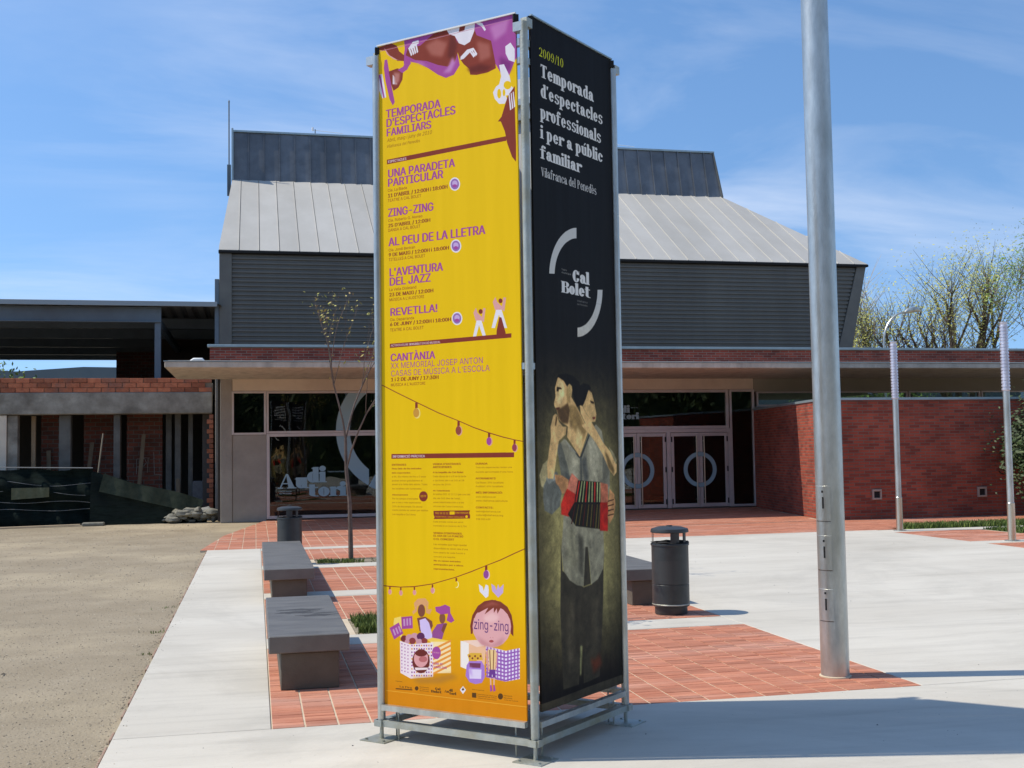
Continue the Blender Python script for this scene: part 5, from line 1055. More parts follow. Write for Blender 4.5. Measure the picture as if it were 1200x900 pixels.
# canopy and parapet
c=MB(); c.bbox(-1.86,24,24.95,Yf-.02,3.47,3.6,.012); c.build('canopy',SOFF,B); MB().box(-1.88,24.02,24.93,25.03,3.6,3.615).build('canopy_flashing',COPE,B)
box('canopy_roof',-1.8,24,25.03,Yf-.24,3.602,3.63,ROUGHC)
box('parapet',-1.07,24,28.58,28.79,3.6,4.24,BRICKP,e=.004); box('parapet',-1.07,-.85,28.8,31.9,3.74,4.24,BRICKP,e=.004)
box('coping',-1.13,24.05,28.53,28.83,4.242,4.305,COPE,e=.006); box('low_roof',-.84,24,28.84,46,3.73,3.95,ROUGHC)
# side and front brick garden wall
BW=thing('brick_wall','long red brick wall with a pale coping wrapping the corner in front of the glass facade','wall',(12,22.75,0))
w=MB(); P=[(12.05,22.75),(24,22.75),(24,23.0),(12.35,23.0),(13.45,28.79),(13.19,28.79)]; w.prism(P,-.03,2.60); w.build('wall',BRICKW,BW)
cw=MB(); P=[(12.02,22.71),(24.02,22.71),(24.02,23.04),(12.39,23.04),(13.485,28.785),(13.155,28.785)]; cw.prism(P,2.602,2.655); cw.build('coping',COPE,BW)
vb=mat('vent_box_metal',(.32,.25,.20),(.38,.30,.24),8,.6)
for x in(13.26,15.86):
    v=MB(); v.bbox(x-.11,x+.11,22.70,22.749,.42,.46,.004); v.bbox(x-.11,x+.11,22.70,22.749,.60,.645,.004); v.bbox(x-.11,x-.075,22.70,22.749,.46,.60,.004); v.bbox(x+.075,x+.11,22.70,22.749,.46,.60,.004); vo=v.build('wall_vent',vb,BW); MB().box(x-.075,x+.075,22.735,22.748,.46,.60).build('recess',BLACKM,vo)  # wall vents, each a metal frame around a black plate
# hall: corrugated wall
cor=MB(); z=4.3; ys=[32.0,32.0,31.965,31.965]; V=[];F=[]; k=0
xr=lambda z:18.2-(7.13-z)*.2755
zz=[]
while z<7.12:
    for dz,y in((0,32.0),(.045,32.0),(.0625,31.955),(.1075,31.955)): zz.append((z+dz,y))
    z+=.125
zz=[q for q in zz if q[0]<7.13]+[(7.13,32.0)]
for q,y in zz: V+=[(-.61,y,q),(xr(q),y,q)]
cor.add(V,[(2*i,2*i+1,2*i+3,2*i+2) for i in range(len(zz)-1)]); cor.build('corrugated_wall',CORR,B)
box('corner_trim',-.95,-.615,31.93,32.3,3.96,7.13,SIDEP); box('downpipe_box',-1.07,-.955,31.95,32.3,3.96,6.42,STEELB)
MB().slab([(17.335,31.93,3.96),(17.83,31.93,3.96),(18.52,31.93,7.17),(18.215,31.93,7.13)],.3,(0,-1,0)).build('corner_trim',SIDEP,B)
MB().bbox(-.97,18.56,31.84,32.05,7.135,7.20,.005).build('eave_gutter',BLACKM,B)
hw=MB(); hw.add([(-.95,32.3,3.9),(-.95,46,3.9),(-.95,46,10.3),(-.68,37,10.3),(-.95,32.3,7.2),(17.8,32.3,3.9),(17.8,46,3.9),(16,46,10.3),(16,37,10.3),(18.5,32.3,7.2)],[(0,1,2,3,4),(5,9,8,7,6),(1,6,7,2),(2,7,8,3),(3,8,9,4)]); hw.build('hall_body',SIDEP,B)
# roof panels
def clip(poly,a,b,c): # keep a*x+b*y<=c
    out=[]
    for i,p in enumerate(poly):
        q=poly[(i+1)%len(poly)]; dp=a*p[0]+b*p[1]-c; dq=a*q[0]+b*q[1]-c
        if dp<=0: out.append(p)
        if dp*dq<0: t=dp/(dp-dq); out.append((p[0]+t*(q[0]-p[0]),p[1]+t*(q[1]-p[1])))
    return out
zr=lambda y:7.22+(y-31.88)*(10.38-7.22)/(37-31.88)
MB().slab([(x,y,zr(y)-.03) for x,y in((-.9,31.95),(18.4,31.95),(15.95,37),(-.7,37))],.05,(0,-.53,.85)).build('roof_underlay',BLACKM,B)
x=-.97;i=0
while x<18.5:
    P=[(x+.012,31.88),(x+.533,31.88),(x+.533,37),(x+.012,37)]; P=clip(P,.502,1*0+1e-9,1e9) if False else P
    P=clip(P,1,.502,18.56+.502*31.88); P=clip(P,-1,.054,.97+.054*31.88)
    if len(P)>=3:
        mb=MB().slab([(a,b,zr(b)) for a,b in P],.02,(0,-.53,.85))
        a=x+.545; 
        ye=min(37,31.88+(18.56-a)/.502)
        if ye>32.0: mb.add([(a-.012,31.88,zr(31.88)),(a-.004,31.88,zr(31.88)+.028),(a+.004,31.88,zr(31.88)),(a-.012,ye,zr(ye)),(a-.004,ye,zr(ye)+.028),(a+.004,ye,zr(ye))],[(0,1,4,3),(1,2,5,4),(0,2,1)])
        mb.build('roof_panel',ROOFM,B)
    x+=.545
yb=lambda z:37.0+(z-10.36)*.25
x=-.68
MB().slab([(-.66,37.06,10.3),(15.95,37.06,10.3),(15.8,37.5,12.02),(-.64,37.5,12.02)],.06,(0,-.97,.24)).build('band_underlay',BLACKM,B)
while x<15.95:
    x1=min(x+.486,16.0-(0)*.1); t1=x1-(.13 if x1>15.9 else 0)
    mb=MB().slab([(x+.016,yb(10.36),10.36),(x1-.016,yb(10.36),10.36),(t1-.016,yb(12.03),12.03),(x+.016,yb(12.03),12.03)],.02,(0,-.97,.24))
    mb.bar((x1,yb(10.36)-.02,10.37),(t1,yb(12.03)-.02,12.03),.03,.05,(0,-1,0)); mb.build('band_panel',ZINC,B); x+=.49
MB().bbox(-.7,15.9,yb(12.03)-.05,yb(12.03)+.3,12.035,12.10,.006).build('band_coping',COPE,B); MB().bar((15.99,36.96,10.36),(15.86,37.4,12.04),.05,.07,(0,-1,0)).build('band_edge',SIDEP,B); MB().bbox(-.72,-.66,36.95,37.5,10.36,12.04,.005).build('band_edge',COPE,B)
MB().box(-.64,15.8,37.45,45.9,10.31,12.03).build('upper_body',SIDEP,B)
# small rooftop things
r=thing('lightning_rod','thin lightning rod rising from the left end of the hall roof','lightning rod',(-.80,37.2,9.9)); MB().tube([(-.80,37.2,9.9),(-.80,37.2,12.95)],.02,8).build('rod',SIDEP,r,True); MB().bbox(-.86,-.74,37.15,37.25,9.9,10.9,.004).build('bracket',STEELB,r); MB().tube([(-.80,37.2,12.95),(-.80,37.2,13.02)],[.03,.005],8).build('tip',SIDEP,r,True)
def aerial(x,label):
    r=thing('roof_aerial',label,'aerial',(x,37.6,12.09)); mb=MB(); mb.tube([(x,37.6,12.09),(x,37.6,12.3)],.015,8); mb.build('mast',SIDEP,r,True); q=MB(); q.tube([(x-.06,37.6,12.27),(x+.9,37.6,12.2)],.009,6); q.tube([(x-.08,37.6,12.25),(x-.08,37.6,12.36)],.03,8); q.build('arm',WHITEP,r,True)
aerial(1.95,'small aerial on the ridge left of the poster tower'); aerial(12.1,'small aerial on the ridge right of the poster tower')
def uvent(x,y,z,s,label):
    r=thing('vent_pipe',label,'vent pipe',(x,y,z)); pts=[(x+.22*s,y,z),(x+.22*s,y,z+.16*s)]+[(x+.22*s-(.11-.11*math.cos(a))*s*2*.5*2,y,z+.16*s+.11*s*math.sin(a)) for a in np.linspace(0,PI,7)[1:-1]]+[(x-.22*s,y,z+.14*s),(x-.22*s,y,z+.02*s)]
    pts=[(x+.2*s,y,z),(x+.2*s,y,z+.2*s),(x+.12*s,y,z+.29*s),(x-.1*s,y,z+.29*s),(x-.2*s,y,z+.22*s),(x-.2*s,y,z+.06*s)]
    MB().tube(pts,.052*s,12).build('pipe',WHITEP,r,True); MB().tube([(x+.2*s,y,z),(x+.2*s,y,z+.04*s)],.1*s,12).build('collar',COPE,r,True)
uvent(-1.33,27.9,3.63,.85,'white bent vent pipe on the left end of the canopy'); uvent(18.55,33.5,3.95,1.5,'grey white bent vent pipe at the right foot of the hall')
# ---------------------------------------------------------------- window vinyl and the banner inside
def decal(name,W,Hh,ppm,fn,x0,z0,y,parent=None):
    cv=Canvas(W,Hh,ppm,VINYLC,True); fn(cv); im=cv.image(name); m=imgmat(name,im,.6,alpha=True); return quad_uv(name,[(x0,y,z0),(x0+W,y,z0),(x0+W,y,z0+Hh),(x0,y,z0+Hh)],m,parent,.001)
def f_audi(cv,s=1.):
    V=VINYLC; draw_text(cv,'Au',.02*s,.24*s,.70*s,.38*s,V,'s'); draw_text(cv,'di',.72*s,.375*s,.45*s,.38*s,V,'s'); draw_text(cv,'tori',.74*s,.03*s,.93*s,.335*s,V,'s'); draw_text(cv,'Teatre municipal',1.22*s,.62*s,.42*s,.035*s,V,'r'); draw_text(cv,'Vilafranca',.04*s,.15*s,.3*s,.03*s,V,'r'); draw_text(cv,'del Penedès',.04*s,.10*s,.3*s,.03*s,V,'r')
decal('auditori_lettering',1.75,.80,260,f_audi,.53,.53,Yf+.026,B)
decal('auditori_lettering',.9,.42,300,lambda cv:f_audi(cv,.5),9.09,2.385,Yf+.026,B)
def f_ring(R,w,a0=0,a1=360): return lambda cv:cv.poly([(x+R+.01,y+R+.01) for x,y in ell_pts(0,0,R,R,a0,a1,60)+ell_pts(0,0,R-w,R-w,a1,a0,60)],VINYLC)
decal('ring_emblem',.83,3.3,90,lambda cv:cv.poly([(x+1.6,y+1.6) for x,y in ell_pts(0,0,1.58,1.58,120,180,30)+ell_pts(0,0,1.24,1.24,180,120,30)],VINYLC) or cv.poly([(x+1.6,y+1.6) for x,y in ell_pts(0,0,1.58,1.58,180,240,30)+ell_pts(0,0,1.24,1.24,240,180,30)],VINYLC),1.95,.58,Yf+.027,B)
decal('ring_emblem',1.6,1.2,90,lambda cv:cv.poly([(x+.77,y+1.55) for x,y in ell_pts(0,0,1.55,1.55,240,300,30)+ell_pts(0,0,1.22,1.22,300,240,30)],VINYLC),2.78,.58,Yf+.0265,B)
for cx in(9.845,11.61): decal('ring_emblem',.96,.96,110,f_ring(.47,.11),cx-.48,.56,Yf-.016+.0,B)
# ---------------------------------------------------------------- poster tower
Wc=Vector((.73,6.48));Nc=Vector((1.41,5.84));Ec=Vector((2.08,6.46)); dA=(Nc-Wc).normalized(); dB=(Ec-Nc).normalized()
nP=Nc.copy(); wP=Nc-dA*.99; eP=Nc+dB*.96; sP=wP+dB*.96
T=thing('poster_tower','tall square poster tower with one yellow side and one black side','poster column',(1.40,6.50,0))
ZA0,ZA1=.19,3.955
cvA=Canvas(.93,3.765,780,(240,203,0)); cvA.z0=ZA0
# printed ground of the yellow poster: turns orange at the foot
zz=np.linspace(ZA0,ZA1,cvA.H)[:,None]; t=np.clip((1.0-zz)/.72,0,1)**1.7
for k,(a,b) in enumerate(((238,216),(194,134),(0,4))): cvA.img[...,k]=(a+(b-a)*t)/255
render_art(cvA,ART_A); IA=cvA.image('programme_print')
ZB0,ZB1=.235,3.955
cvB=Canvas(.882,3.72,620,(16,14,13)); cvB.z0=ZB0
zz=np.linspace(ZB0,ZB1,cvB.H)[:,None]; xx=np.linspace(0,1,cvB.W)[None,:]
g=(lambda q:q*q*(3-2*q))(np.clip((2.25-zz)/.95,0,1))*np.clip((zz-.30)/.55,0,1)*(.5+.5*np.clip(np.sin(xx*PI)*1.6,0,1))
nz=rng.normal(0,1,(cvB.H//6+2,cvB.W//6+2)); nz=np.kron(nz,np.ones((6,6)))[:cvB.H,:cvB.W]
for k,(a,b) in enumerate(((20,158),(17,152),(15,104))): cvB.img[...,k]=(a+(b-a)*g)*(1+.03*nz)/255
render_art(cvB,ART_B)
hz=int((2.45-ZB0)*620); S_=cvB.img[:hz,:,:3]; S2=S_.copy()
for _ in range(2):
    S2=(np.roll(S2,1,0)+np.roll(S2,-1,0)+np.roll(S2,1,1)+np.roll(S2,-1,1)+2*S2)/6
def smooth_noise(h,w,s):
    g_=rng.normal(0,1,(h//s+3,w//s+3)); yy=np.arange(h)/s; xx_=np.arange(w)/s; y0=yy.astype(int); x0=xx_.astype(int); fy=(yy-y0)[:,None]; fx=(xx_-x0)[None]; fy=fy*fy*(3-2*fy); fx=fx*fx*(3-2*fx)
    return (g_[y0][:,x0]*(1-fy)*(1-fx)+g_[y0+1][:,x0]*fy*(1-fx)+g_[y0][:,x0+1]*(1-fy)*fx+g_[y0+1][:,x0+1]*fy*fx)
nn=.06*smooth_noise(hz,cvB.W,26)+.035*smooth_noise(hz,cvB.W,11)+.03*smooth_noise(hz,cvB.W,5)+.03*smooth_noise(hz,cvB.W,2)
fold=.08*np.sin(np.arange(cvB.W)[None]/9.+smooth_noise(hz,cvB.W,60)*2.2+np.arange(hz)[:,None]/70.)*np.clip(smooth_noise(hz,cvB.W,40)+.4,0,1)
fd=np.clip((hz-np.arange(hz))/260.,0,1)[:,None,None]; cvB.img[:hz,:,:3]=np.clip(S2*(1+(nn[...,None]+fold[...,None])*fd)*(1+fd*np.array([.06,0,-.1])),0,1)
IB=cvB.image('season_print')
MA_=imgmat('programme_fabric',IA,.5,bump=.16,spec=.15); MB_=imgmat('season_fabric',IB,.55,bump=.12,spec=.12)
def P3(p,z): return (p.x,p.y,z)
a0=Wc+dA*(-.045); a1=a0+dA*.93; b0=Nc+dB*.066; b1=b0+dB*.882
quad_uv('yellow_poster',[P3(a0,ZA0),P3(a1,ZA0),P3(a1,ZA1),P3(a0,ZA1)],MA_,T,.012); quad_uv('black_poster',[P3(b0,ZB0),P3(b1,ZB0),P3(b1,ZB1),P3(b0,ZB1)],MB_,T,.012)
for p,d in((sP,-dB),(eP,-dA)):
    q0=p+d*.055; q1=p+d*.93; mb=MB(); n_=Vector((d.y,-d.x)); mb.bar(P3((q0),(ZA0+ZA1)/2),P3(q1,(ZA0+ZA1)/2),.012,ZA1-ZA0); mb.build('back_panel',PALEBACK,T)
    o_=Vector((-d.y,d.x)); c_=(nP+sP)/2; o_=o_ if o_.dot(q0-c_)>0 else -o_; o_=o_*.012; L_,R_=(q0,q1) if (Vector((q1-q0)).x*(-o_.y)+Vector((q1-q0)).y*o_.x)>0 else (q1,q0); quad_uv('rear_poster',[P3(L_+o_,ZB0),P3(R_+o_,ZB0),P3(R_+o_,ZB1),P3(L_+o_,ZB1)],MB_,T,.002)
for p in(nP,wP,eP,sP):
    MB().tube([P3(p,.095),P3(p,3.90)],.0225,18).build('pole',GALV if p is not nP else GALVD,T,True)
    b=MB(); b.tube([P3(p,0.006),P3(p,.1)],.011,10); b.build('foot_rod',GALVD,T,True)
    a=dA; h=.085; b=MB(); c=[p+dA*h*sx+dB*h*sy for sx,sy in((-1,-1),(1,-1),(1,1),(-1,1))]; b.prism([(q.x,q.y) for q in c],.0,.006); 
    for sx,sy in((-.7,-.7),(.7,.7),(.7,-.7),(-.7,.7)):
        q=p+dA*h*sx+dB*h*sy; b.tube([(q.x,q.y,.006),(q.x,q.y,.014)],.008,6)
    b.build('base_plate',GALVD,T)
    b=MB(); b.bar(P3(p-dA*.055,3.875),P3(p+dA*.0,3.875),.045,.05); b.build('bracket',GALV,T); b=MB(); b.bar(P3(p-dB*.0,3.90),P3(p+dB*.055,3.90),.04,.05) ; b.build('bracket',GALVD,T)
for p,q,top in((wP,nP,0),(nP,eP,1),(eP,sP,2),(sP,wP,3)):
    d=(q-p).normalized(); o=Vector((d.y,-d.x))*.012
    b=MB(); b.bar(P3(p-d*.035,.093),P3(q+d*.035,.093),.05,.034); b.build('low_rail',GALVD,T)
    b=MB(); b.bar(P3(p+d*.02+o,.182),P3(q-d*.045+o,.182),.035,.03); b.build('panel_rail',GALV,T)
    b=MB(); b.bar(P3(p+d*.03-o*1.6,3.80),P3(q-d*.03-o*1.6,3.80),.03,.04); b.bar(P3(p+d*.03-o*1.6,3.70),P3(q-d*.03-o*1.6,3.70),.03,.035); b.build('brace',GALV,T)
    b=MB(); b.bar(P3(p+d*.03-o*1.6,2.05),P3(q-d*.03-o*1.6,2.05),.03,.035); b.build('brace',GALV,T)
    for u in(.1,.86):
        w_=p+d*u-o*2; b=MB(); b.tube([P3(w_,0),P3(w_,.18)],.005,6); b.build('threaded_rod',GALVD,T,True)
e=MB(); e.bar(P3(a0,ZA1+.004),P3(a1,ZA1+.004),.016,.008); e.build('panel_cap',WHITEP,T); e=MB(); e.bar(P3(b0,ZB1+.004),P3(b1,ZB1+.004),.016,.008); e.build('panel_cap',COPE,T)
for q in(a1,b0,b1,a0): MB().bar(P3(q,ZA1-.045),P3(q+Vector((0,.001)),ZA1-.005),.02,.03,(1,0,0)).build('end_clip',BLACKM,T)
# ---------------------------------------------------------------- benches, bins, lamps
def bench(label,x0,x1,y0,y1,group='dark slab benches'):
    t=thing('slab_bench',label,'bench',((x0+x1)/2,(y0+y1)/2,0),group)
    MB().bbox(x0,x1,y0,y1,.252,.37,.006).build('seat_slab',SLATE,t)
    BB=MATS.get('bench_base') or mat('bench_base',(.10,.085,.062),(.13,.115,.085),4,.8,bump=.2)
    L=y1-y0
    if L>3: MB().bbox(x0+.08,x1-.08,y0+.05,y0+L*.45,-.002,.25,.006).build('base',BB,t); MB().bbox(x0+.08,x1-.08,y0+L*.55,y1-.05,-.002,.25,.006).build('base',BB,t)
    else: MB().bbox(x0+.08,x1-.07,y0+.03,y1-.06,-.002,.25,.006).build('base',BB,t)
def stains(t,cx,cy):
    rr=random.Random(3); sm=mat('damp_stain',(.045,.043,.04),(.06,.058,.054),30,.6)
    for k,(dx,dy,w,h) in enumerate(((-.03,.22,.16,.05),(.10,.17,.07,.03),(-.09,.06,.09,.05),(.04,.02,.05,.03),(.17,-.02,.10,.02),(.12,-.13,.13,.05),(.01,.10,.1,.03))):
        n=16; ph=rr.uniform(0,6); P=[(cx+dx+w*math.cos(2*PI*i/n)*(1+.35*math.sin(3*2*PI*i/n+ph)+.2*rr.random()),cy+dy+h*math.sin(2*PI*i/n)*(1+.4*math.sin(5*2*PI*i/n+ph))) for i in range(n)]
        MB().prism(P,.3702,.3703+.0002*k).build('stain',sm,t)
bench('low dark slab bench with a stained top, nearest on the left',.085,.63,8.0,10.2); stains(bpy.data.objects['slab_bench'],.34,9.1); bench('long dark slab bench in front of the left bin',.09,.625,12.66,16.7); bench('dark slab bench between the poster tower and the right bin',3.69,4.22,11.25,13.3)
def bin_(x,y,label,first=None):
    if first is not None:
        r=first.copy(); COL.objects.link(r); r.location=(x,y,0); r['label']=label
        for ch in first.children:
            c=ch.copy(); COL.objects.link(c); c.parent=r
        return r
    t=thing('litter_bin',label,'litter bin',(x,y,0),'round dark litter bins'); c=(x,y,0); n=48
    MB().lathe([(0,.0),(.155,.0),(.158,.01),(.158,.085)],c,n).build('base',DARKM,t,True)
    MB().lathe([(.172,.075),(.18,.08),(.18,.285),(.177,.288),(.177,.292),(.18,.295),(.18,.66),(.186,.662),(.188,.672),(.184,.682),(.17,.684),(.165,.66),(.165,.3),(0,.28)],c,n).build('body',DARKM,t,True)
    MB().lathe([(.1,.782),(.178,.785),(.185,.79),(.185,.80),(.178,.822),(.12,.84),(.03,.845),(.028,.855),(0,.856)],c,n).build('lid',DARKM,t,True); MB().lathe([(0,.783),(.1,.782)],c,n).build('lid_underside',DARKM,t)
    for a0,a1 in((160,176),(-108,-78),(-60,-46)):
        MB().lathe([(.162,.67),(.172,.67),(.172,.79),(.162,.79),(.162,.67)],c,8,math.radians(a0),math.radians(a1)).build('lid_post',DARKM,t)
    MB().lathe([(.1812,.30),(.1812,.52)],c,14,math.radians(-150),math.radians(-75)).build('side_panel',mat('bin_panel',(.04,.042,.04),rough=.5),t,True)
    MB().lathe([(.181,.09),(.184,.093),(.184,.1),(.181,.103)],c,n).build('foot_ring',GALVD,t,True)
    mb=MB(); mb.lathe([(.13,.56),(.168,.69),(.176,.70),(.19,.69)],c,18); 
    for i,v in enumerate(mb.v): mb.v[i]=(v[0],v[1],v[2]+random.uniform(-.012,.012))
    mb.build('liner',BLACKM,t,True); return t
b1=bin_(3.95,10.63,'round dark bin on the brick paving right of the poster tower'); bin_(.49,17.2,'round dark bin behind the long left bench',b1)
LP=thing('lamp_post','thick galvanised lamp post with three small hatches near its foot','lamp post',(3.945,7.39,0)); c=(3.945,7.39,0); KR=.875
MB().lathe([(0,0)]+[(q*KR,z) for q,z in((.111,0),(.1105,.5),(.109,3),(.106,6),(.09,9.5))]+[(0,9.5)],c,48).build('pole',GALV,LP,True)
MB().lathe([(.111*KR,-.001),(.125*KR,-.001),(.125*KR,.006),(.111*KR,.01)],c,32).build('grout_collar',BED,LP,True)
ang=math.atan2(-.479,-.876)
for z0,z1 in((1.08,1.325),(.74,.98),(.39,.61)):
    LT=lambda pr,n,a,b,nm,m,sm=False: MB().lathe([(q*KR,z) for q,z in pr],c,n,a,b).build(nm,m,LP,sm)
    LT([(.1105,z0),(.1135,z0+.002),(.1135,z1-.002),(.1105,z1)],14,ang-.62,ang+.62,'hatch',GALV,True); zc=(z0+z1)/2+.005
    LT([(.1142,zc-.04),(.1149,zc-.04),(.1149,zc+.04),(.1142,zc+.04)],3,ang+.02,ang+.15,'slot',BLACKM); LT([(.1142,zc+.07),(.115,zc+.07),(.115,zc+.085),(.1142,zc+.085)],3,ang-.02,ang+.12,'lock',BLACKM)
    LT([(.1138,z0-.003),(.1142,z0)],12,ang-.6,ang+.6,'gap',BLACKM)
MB().tube([(3.9,7.39,9.35),(4.5,7.39,9.7),(5.2,7.39,9.8)],[.05,.04,.035],12).build('lamp_arm',GALV,LP,True); MB().bbox(5.1,5.75,7.27,7.51,9.74,9.86,.03).build('lamp_head',GALV,LP)
def post(x,y,label,h=3.56):
    t=thing('light_post',label,'light post',(x,y,0),'slim ribbed light posts'); c=(x,y,0); ST=MATS.get('brushed_steel') or mat('brushed_steel',(.55,.50,.42),(.65,.60,.50),4,.28,metal=.95,stretch=(1,1,.1))
    MB().lathe([(0,.0),(.12,0),(.12,.012),(.072,.014)],c,24).build('base_plate',GALV,t,True); MB().lathe([(.063,.01),(.063,.62),(.056,.63)],c,28).build('sleeve',ST,t,True); MB().lathe([(.054,.62),(.054,2.5)],c,28).build('pole',GALV,t,True)
    pr=[];z=2.48
    while z<h-.04: pr+=[(.058,z),(.069,z+.006),(.069,z+.034),(.058,z+.04)]; z+=.055
    pr+=[(.058,h-.03),(.062,h-.02),(.062,h),(0,h+.008)]; MB().lathe([(.054,2.47)]+pr,c,28).build('ribbed_head',mat('ribbed_metal',(.62,.60,.66),(.7,.68,.74),3,.35,metal=.6) if 'ribbed_metal' not in MATS else MATS['ribbed_metal'],t,True)
post(11.80,19.45,'slim ribbed light post left of the grass'); post(12.15,16.66,'slim ribbed light post nearest the right edge',3.62)
SL=thing('street_lamp','street lamp with a curved arm behind the brick wing','street lamp',(26.9,45,0))
MB().tube([(26.85,45,0),(26.85,45,6.1)]+[(26.85+1.15*(1-math.cos(a)),45,6.1+1.35*math.sin(a)) for a in np.linspace(.15,1.5,9)],.045,10).build('pole',GALV,SL,True); MB().tube([(27.9,45,7.42),(28.05,45,7.5),(28.45,45,7.58),(28.7,45,7.5)],[.05,.12,.13,.04],12).build('lamp_head',GALV,SL,True)
# ---------------------------------------------------------------- unfinished building
U=thing('unfinished_building','unfinished concrete and brick building with an open steel roof on the left','building',(-4,30.5,0))
def ub(name,x0,x1,y0,y1,z0,z1,m,e=.01): return MB().bbox(x0,x1,y0,y1,z0,z1,e).build(name,m,U)
ub('concrete_beam',-20,-1.08,30.5,30.95,2.70,3.25,ROUGHC,.02); ub('floor_slab',-20,-1.08,30.96,44,3.2,3.5,ROUGHC)
src=None
for j in range(3):
    for i in range(30):
        x=-1.1-.34*i-(.17 if j%2 else 0); 
        m=MB().bbox(-.325,0,0,.14,0,.114,.004) if src is None else None
        if src is None: src=m.build('brick',HOLLOW,U); o=src; me=src.data
        else: o=src.copy(); COL.objects.link(o); o.parent=U
        o.location=(x+4,.0+random.uniform(-.006,.012)+.02,3.256+j*.122+random.uniform(-.003,.003))
        if src is o:
            import bmesh
            b=bmesh.new(); b.from_mesh(me); bmesh.ops.translate(b,verts=b.verts,vec=(-4,30.5,0)); b.to_mesh(me); b.free()
ub('brick_backing',-20,-1.1,30.56,30.64,3.255,3.6,mat('mortar_grey',(.25,.2,.15),rough=.95),.002)
for x0,x1,y,m in((-6.5,-6.05,30.55,CREAM),(-6.04,-5.8,30.6,ROUGHC),(-4.85,-4.57,30.75,DIMC),(-3.53,-3.37,30.7,DIMC),(-9,-8.7,30.6,ROUGHC),(-2.05,-1.9,31.1,DIMC),(-2.3,-2.15,31.4,DIMC),(-1.72,-1.6,31.2,DIMC)): ub('column',x0,x1,y,y+.28,-.03,2.69 if y<31 else 3.19,m)  # cream column paints the sunlit side of the grey post beside it
ub('column',-1.0,-.85,30.2,30.75,-.03,3.6,CONC2)
for x0,x1,y in((-8.6,-6.5,32.2),(-5.4,-4.9,31.5),(-4.4,-3.6,31.8),(-3.3,-2.4,31.6)): ub('infill_wall',x0,x1,y,y+.15,-.03,3.19,BRICKB,.003)
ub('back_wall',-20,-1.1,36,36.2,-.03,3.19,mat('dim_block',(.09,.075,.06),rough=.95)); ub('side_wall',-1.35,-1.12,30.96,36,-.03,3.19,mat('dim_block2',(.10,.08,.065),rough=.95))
for k in range(21):
    w_=.16 if k%2 else .10; ub('toothing_brick',-1.06-w_,-1.06,30.52,30.66,.02+k*.127,.13+k*.127,HOLLOW,.004)
ub('prop_board',-5.55,-5.45,31.0,31.1,0,2.68,mat('timber',(.30,.2,.11),(.38,.27,.16),6,.8,stretch=(1,1,.2)),.003); ub('crate_block',-1.6,-1.32,31.0,31.4,.35,.95,mat('grey_blocks',(.12,.12,.12),(.16,.16,.16),9,.9))
gm=MB(); yy=31.592
for pts in([(-3.05,1.15),(-3.05,1.55),(-2.85,1.56),(-2.8,1.45),(-2.87,1.36),(-3.05,1.34)],[(-2.78,1.18),(-2.76,1.58)],[(-2.72,1.57),(-2.9,1.58)],[(-2.62,1.72),(-2.6,1.14),(-2.42,1.12)]):
    for a,b in zip(pts,pts[1:]): gm.bar((a[0],yy,a[1]),(b[0],yy,b[1]),.012,.03,(0,-1,0)) if abs(a[0]-b[0])+abs(a[1]-b[1])>0 else 0
gm.build('chalk_writing',mat('chalk',(.35,.3,.26),rough=.95),U)
TB_=mat('site_timber',(.16,.115,.07),(.24,.18,.11),6,.9,stretch=(1,1,.2))
for (xa,ya,xb,yb_,h) in((-3.0,31.0,-2.85,31.35,2.2),(-4.3,31.0,-4.15,31.5,2.0),(-1.95,30.9,-2.0,31.3,1.9),(-5.1,31.0,-5.2,31.4,1.8)): MB().bar((xa,ya,0),(xb,yb_,h),.10,.03,(0,1,0)).build('site_board',TB_,U)
for k in range(4): ub('site_board',-3.2+.05*k,-2.5+.03*k,30.95-.03*k,31.1,.0+.05*k,.04+.05*k,TB_,.003)
# steel roof
ub('fascia_beam',-22,-2.47,32,32.06,5.24,5.60,STEELB,.004); fb=MB(); fb.bbox(-22,-2.47,31.93,32.13,5.60,5.625,.003); fb.bbox(-22,-2.47,31.93,32.13,5.215,5.24,.003); fb.build('beam_flange',STEELB,U)
ub('steel_column',-2.64,-2.48,32.0,32.16,3.5,5.215,STEELB,.004)
dk=MB(); V=[];n=0; x=-22.; xs=[]
while x<-1.0: xs+=[(x,0),(x+.13,0),(x+.17,.06),(x+.28,.06),(x+.32,0)]; x+=.32
ys=(31.75,46)
V=[(a,y,5.64+b) for a,b in xs for y in ys]; dk.add(V,[(2*i,2*i+1,2*i+3,2*i+2) for i in range(len(xs)-1)]); dk.build('roof_deck',DECK,U)
ub('roof_edge',-22,-1.0,31.70,31.77,5.63,5.76,mat('edge_sheet',(.30,.33,.34),rough=.5,metal=.4),.004); ub('roof_top',-22,-1.0,31.78,46,5.71,5.74,DECK,.004)
for y in(34.5,37.5,40.5,43.5,45.8): ub('purlin',-22,-1.05,y,y+.12,5.32,5.62,STEELB,.004)
for x in(-2.55,): ub('rafter_beam',x-.07,x+.07,32.2,45.9,5.1,5.31,STEELB,.004)
ub('upper_block',-4.75,-3.1,42,43.2,3.5,5.3,BRICKB,.004); ub('upper_wall',-3.1,-1.2,40,40.2,3.5,5.6,mat('dim_wall3',(.07,.045,.035),rough=.95),.004)
